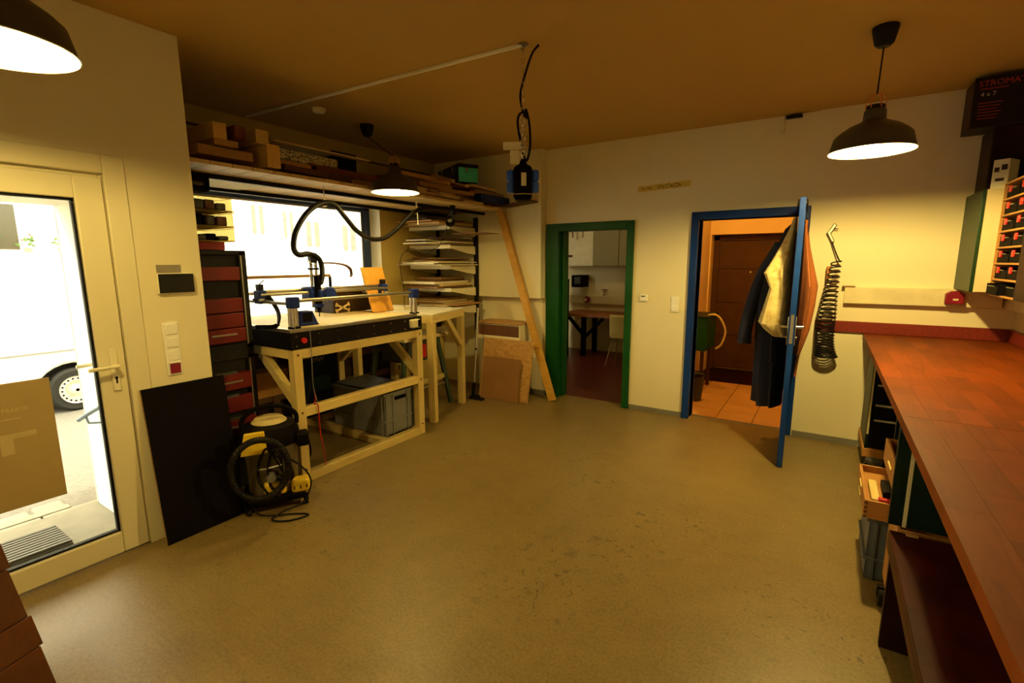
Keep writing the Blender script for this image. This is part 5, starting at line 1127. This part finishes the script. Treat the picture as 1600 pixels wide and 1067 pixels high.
for r_ in range(7):
    for c in range(2):
        y0 = oy0+.02+c*.263; z0 = oz0+r_*rh+.013; pull = .03 if (r_ == 0 and c == 1) else 0
        bt_ = thing('parts_bin', f'black bin with {"red clip" if r_ else "loose screws"}, row {["one", "two", "three", "four", "five", "six", "seven"][r_]} of the organiser, {"green cabinet side" if c else "open side"}', 'bin', (OX+.05, y0+.12, z0), 'parts bins in the organiser')
        MB().box(OX+.012-pull, 1.11-pull, y0, y0+.25, z0, z0+.006).box(OX+.012-pull, OX+.018-pull, y0, y0+.25, z0, z0+.055).box(OX+.012-pull, 1.11-pull, y0, y0+.006, z0, z0+.07).box(OX+.012-pull, 1.11-pull, y0+.244, y0+.25, z0, z0+.07).build('tub', 'black_matt', bt_, .002)
        if r_: MB().box(OX+.002, OX+.012, y0+.14, y0+.185, z0+.035, z0+.075).build('clip', 'red_plastic', bt_, .003)
        MB().box(OX+.006-pull, OX+.012-pull, y0+.06, y0+.20, z0+.052, z0+.058).build('lip', 'steel_dull', bt_)
        for q in range(3): MB().box(OX+.03+.03*q-pull, OX+.055+.03*q-pull, y0+.04+.06*q, y0+.08+.06*q, z0+.006, z0+.03+.012*((q+r_+c) % 3)).build('small_part', cols[(q+r_*2+c) % 3+1], bt_, .004)
sp3 = thing('tall_side_panel', 'dark red wall cabinet standing on end beyond the bin organiser', 'cabinet', (1.05, 3.6, 1.37))
MB().box(.93, XR-.002, 3.2, 3.955, 1.37, 2.10).build('body', 'dark_maroon', sp3, .004); MB().box(.915, .929, 3.2, 3.95, 1.372, 2.098).build('door', 'dark_maroon', sp3, .003)
rc_ = thing('dark_cupboard', 'dark red cupboard under the ceiling above the green wall cabinet', 'cupboard', (1.03, 4.8, 2.1))
MB().box(.865, XR-.002, 4.72, 5.02, 2.074, 2.50).build('body', 'dark_maroon', rc_, .004)
MB().box(.868, XR-.004, 4.705, 4.72, 2.08, 2.495).build('door', 'dark_maroon', rc_, .003)
def carton(name, label, o, rz, sx, sy, sz, mat):
    t = thing(name, label, 'carton', o); m_ = Matrix.Translation(o) @ Matrix.Rotation(rz, 4, 'Z')
    MB().box(0, sx, 0, sy, 0, sz, m_).build('box', mat, t, .003); return t, m_
q = at(1537, 293, y=4.55)
bx1, m1 = carton('printed_carton', 'cream carton with dark pictures standing on the green wall cabinet', (.868, 4.60, 2.073), R(-32), .085, .13, .19, 'paper')
MB().box(.01, .035, -.0015, 0, .11, .14, m1).box(.045, .075, -.0015, 0, .12, .155, m1).box(.02, .065, -.0015, 0, .05, .07, m1).box(-.0015, 0, .03, .10, .09, .15, m1).build('printed_picture', 'ink', bx1)
bx3, m3 = carton('blue_carton', 'dark carton with a blue top strip standing beside the cream carton', (1.0, 4.03, 2.102), R(-10), .15, .22, .20, 'dark_grey')
MB().box(-.0015, 0, .01, .24, .15, .205, m3).build('blue_strip', 'blue_plastic', bx3)
bx2, m2_ = carton('tool_carton', 'long black carton with red lettering lying on top of the dark cupboard', (.735, 4.70, 2.502), 0, .45, .28, .325, 'black_carton')
TM = lambda x, z: m2_ @ basis((x, -.001, z), (1, 0, 0), (0, 0, 1))
text_part('STROMATIC 411', .052, TM(.02, .265), 'ink_red', bx2)
MB().box(.03, .17, -.0015, 0, .245, .25, m2_).build('red_line', 'ink_red', bx2)
text_part('4 x 7', .038, TM(.035, .20), 'ink_pale', bx2)
for k in range(6): MB().box(.03, .15-.012*(k % 3), -.0015, 0, .155-.02*k, .159-.02*k, m2_).build('print_line', 'ink_red', bx2)
MB().box(-.0015, 0, .02, .26, .02, .30, m2_).build('end_label', 'dark_red_wood', bx2)

# ================================================================== FOREGROUND CRATE
fd = Vector((.345, -.939, 0)); fn = Vector((.939, .345, 0)); ul = Vector((-.13, -.05, .45))
e0 = Vector((-1.92, .34, .30))-ul*(.30/.45)
fg = thing('plank_stand', 'dark reddish plank stand shaped like a tent beside the street door', 'stand', tuple(e0+fd*.35-fn*.25))
def stave_panel(o, dirx, upv, zs_, th):
    m_ = basis(o, dirx, upv); k_ = upv.length/upv.z
    # upv is not quite square to dirx: keep the edge on the measured line
    for k in range(len(zs_)-1):
        a_, b_ = zs_[k]/upv.z+.0015, zs_[k+1]/upv.z-.0015; ex = .006 if k % 2 else -.002; nrm = dirx.cross(upv).normalized()*th
        c = [o+upv*a_-dirx*ex, o+dirx*.62+upv*a_, o+dirx*.62+upv*b_, o-dirx*ex+upv*b_]
        MB().add(c+[q+nrm for q in c], [(3, 2, 1, 0), (4, 5, 6, 7), (0, 1, 5, 4), (1, 2, 6, 5), (2, 3, 7, 6), (3, 0, 4, 7)]).build('plank', 'foreground_wood', fg, .003)
zs_ = [.0, .14, .285, .43, .525, .68, .82, .96]
stave_panel(e0, fd, ul, zs_, .02)
tpq = e0+ul*(.96/.45); o2 = e0-fn*.62; stave_panel(o2, fd, (tpq-fn*.025-o2), zs_, -.02)
MB().cyl(tpq+fd*.05-fn*.012, tpq+fd*.57-fn*.012, .012, n=12).build('hinge_rod', 'steel_dull', fg)
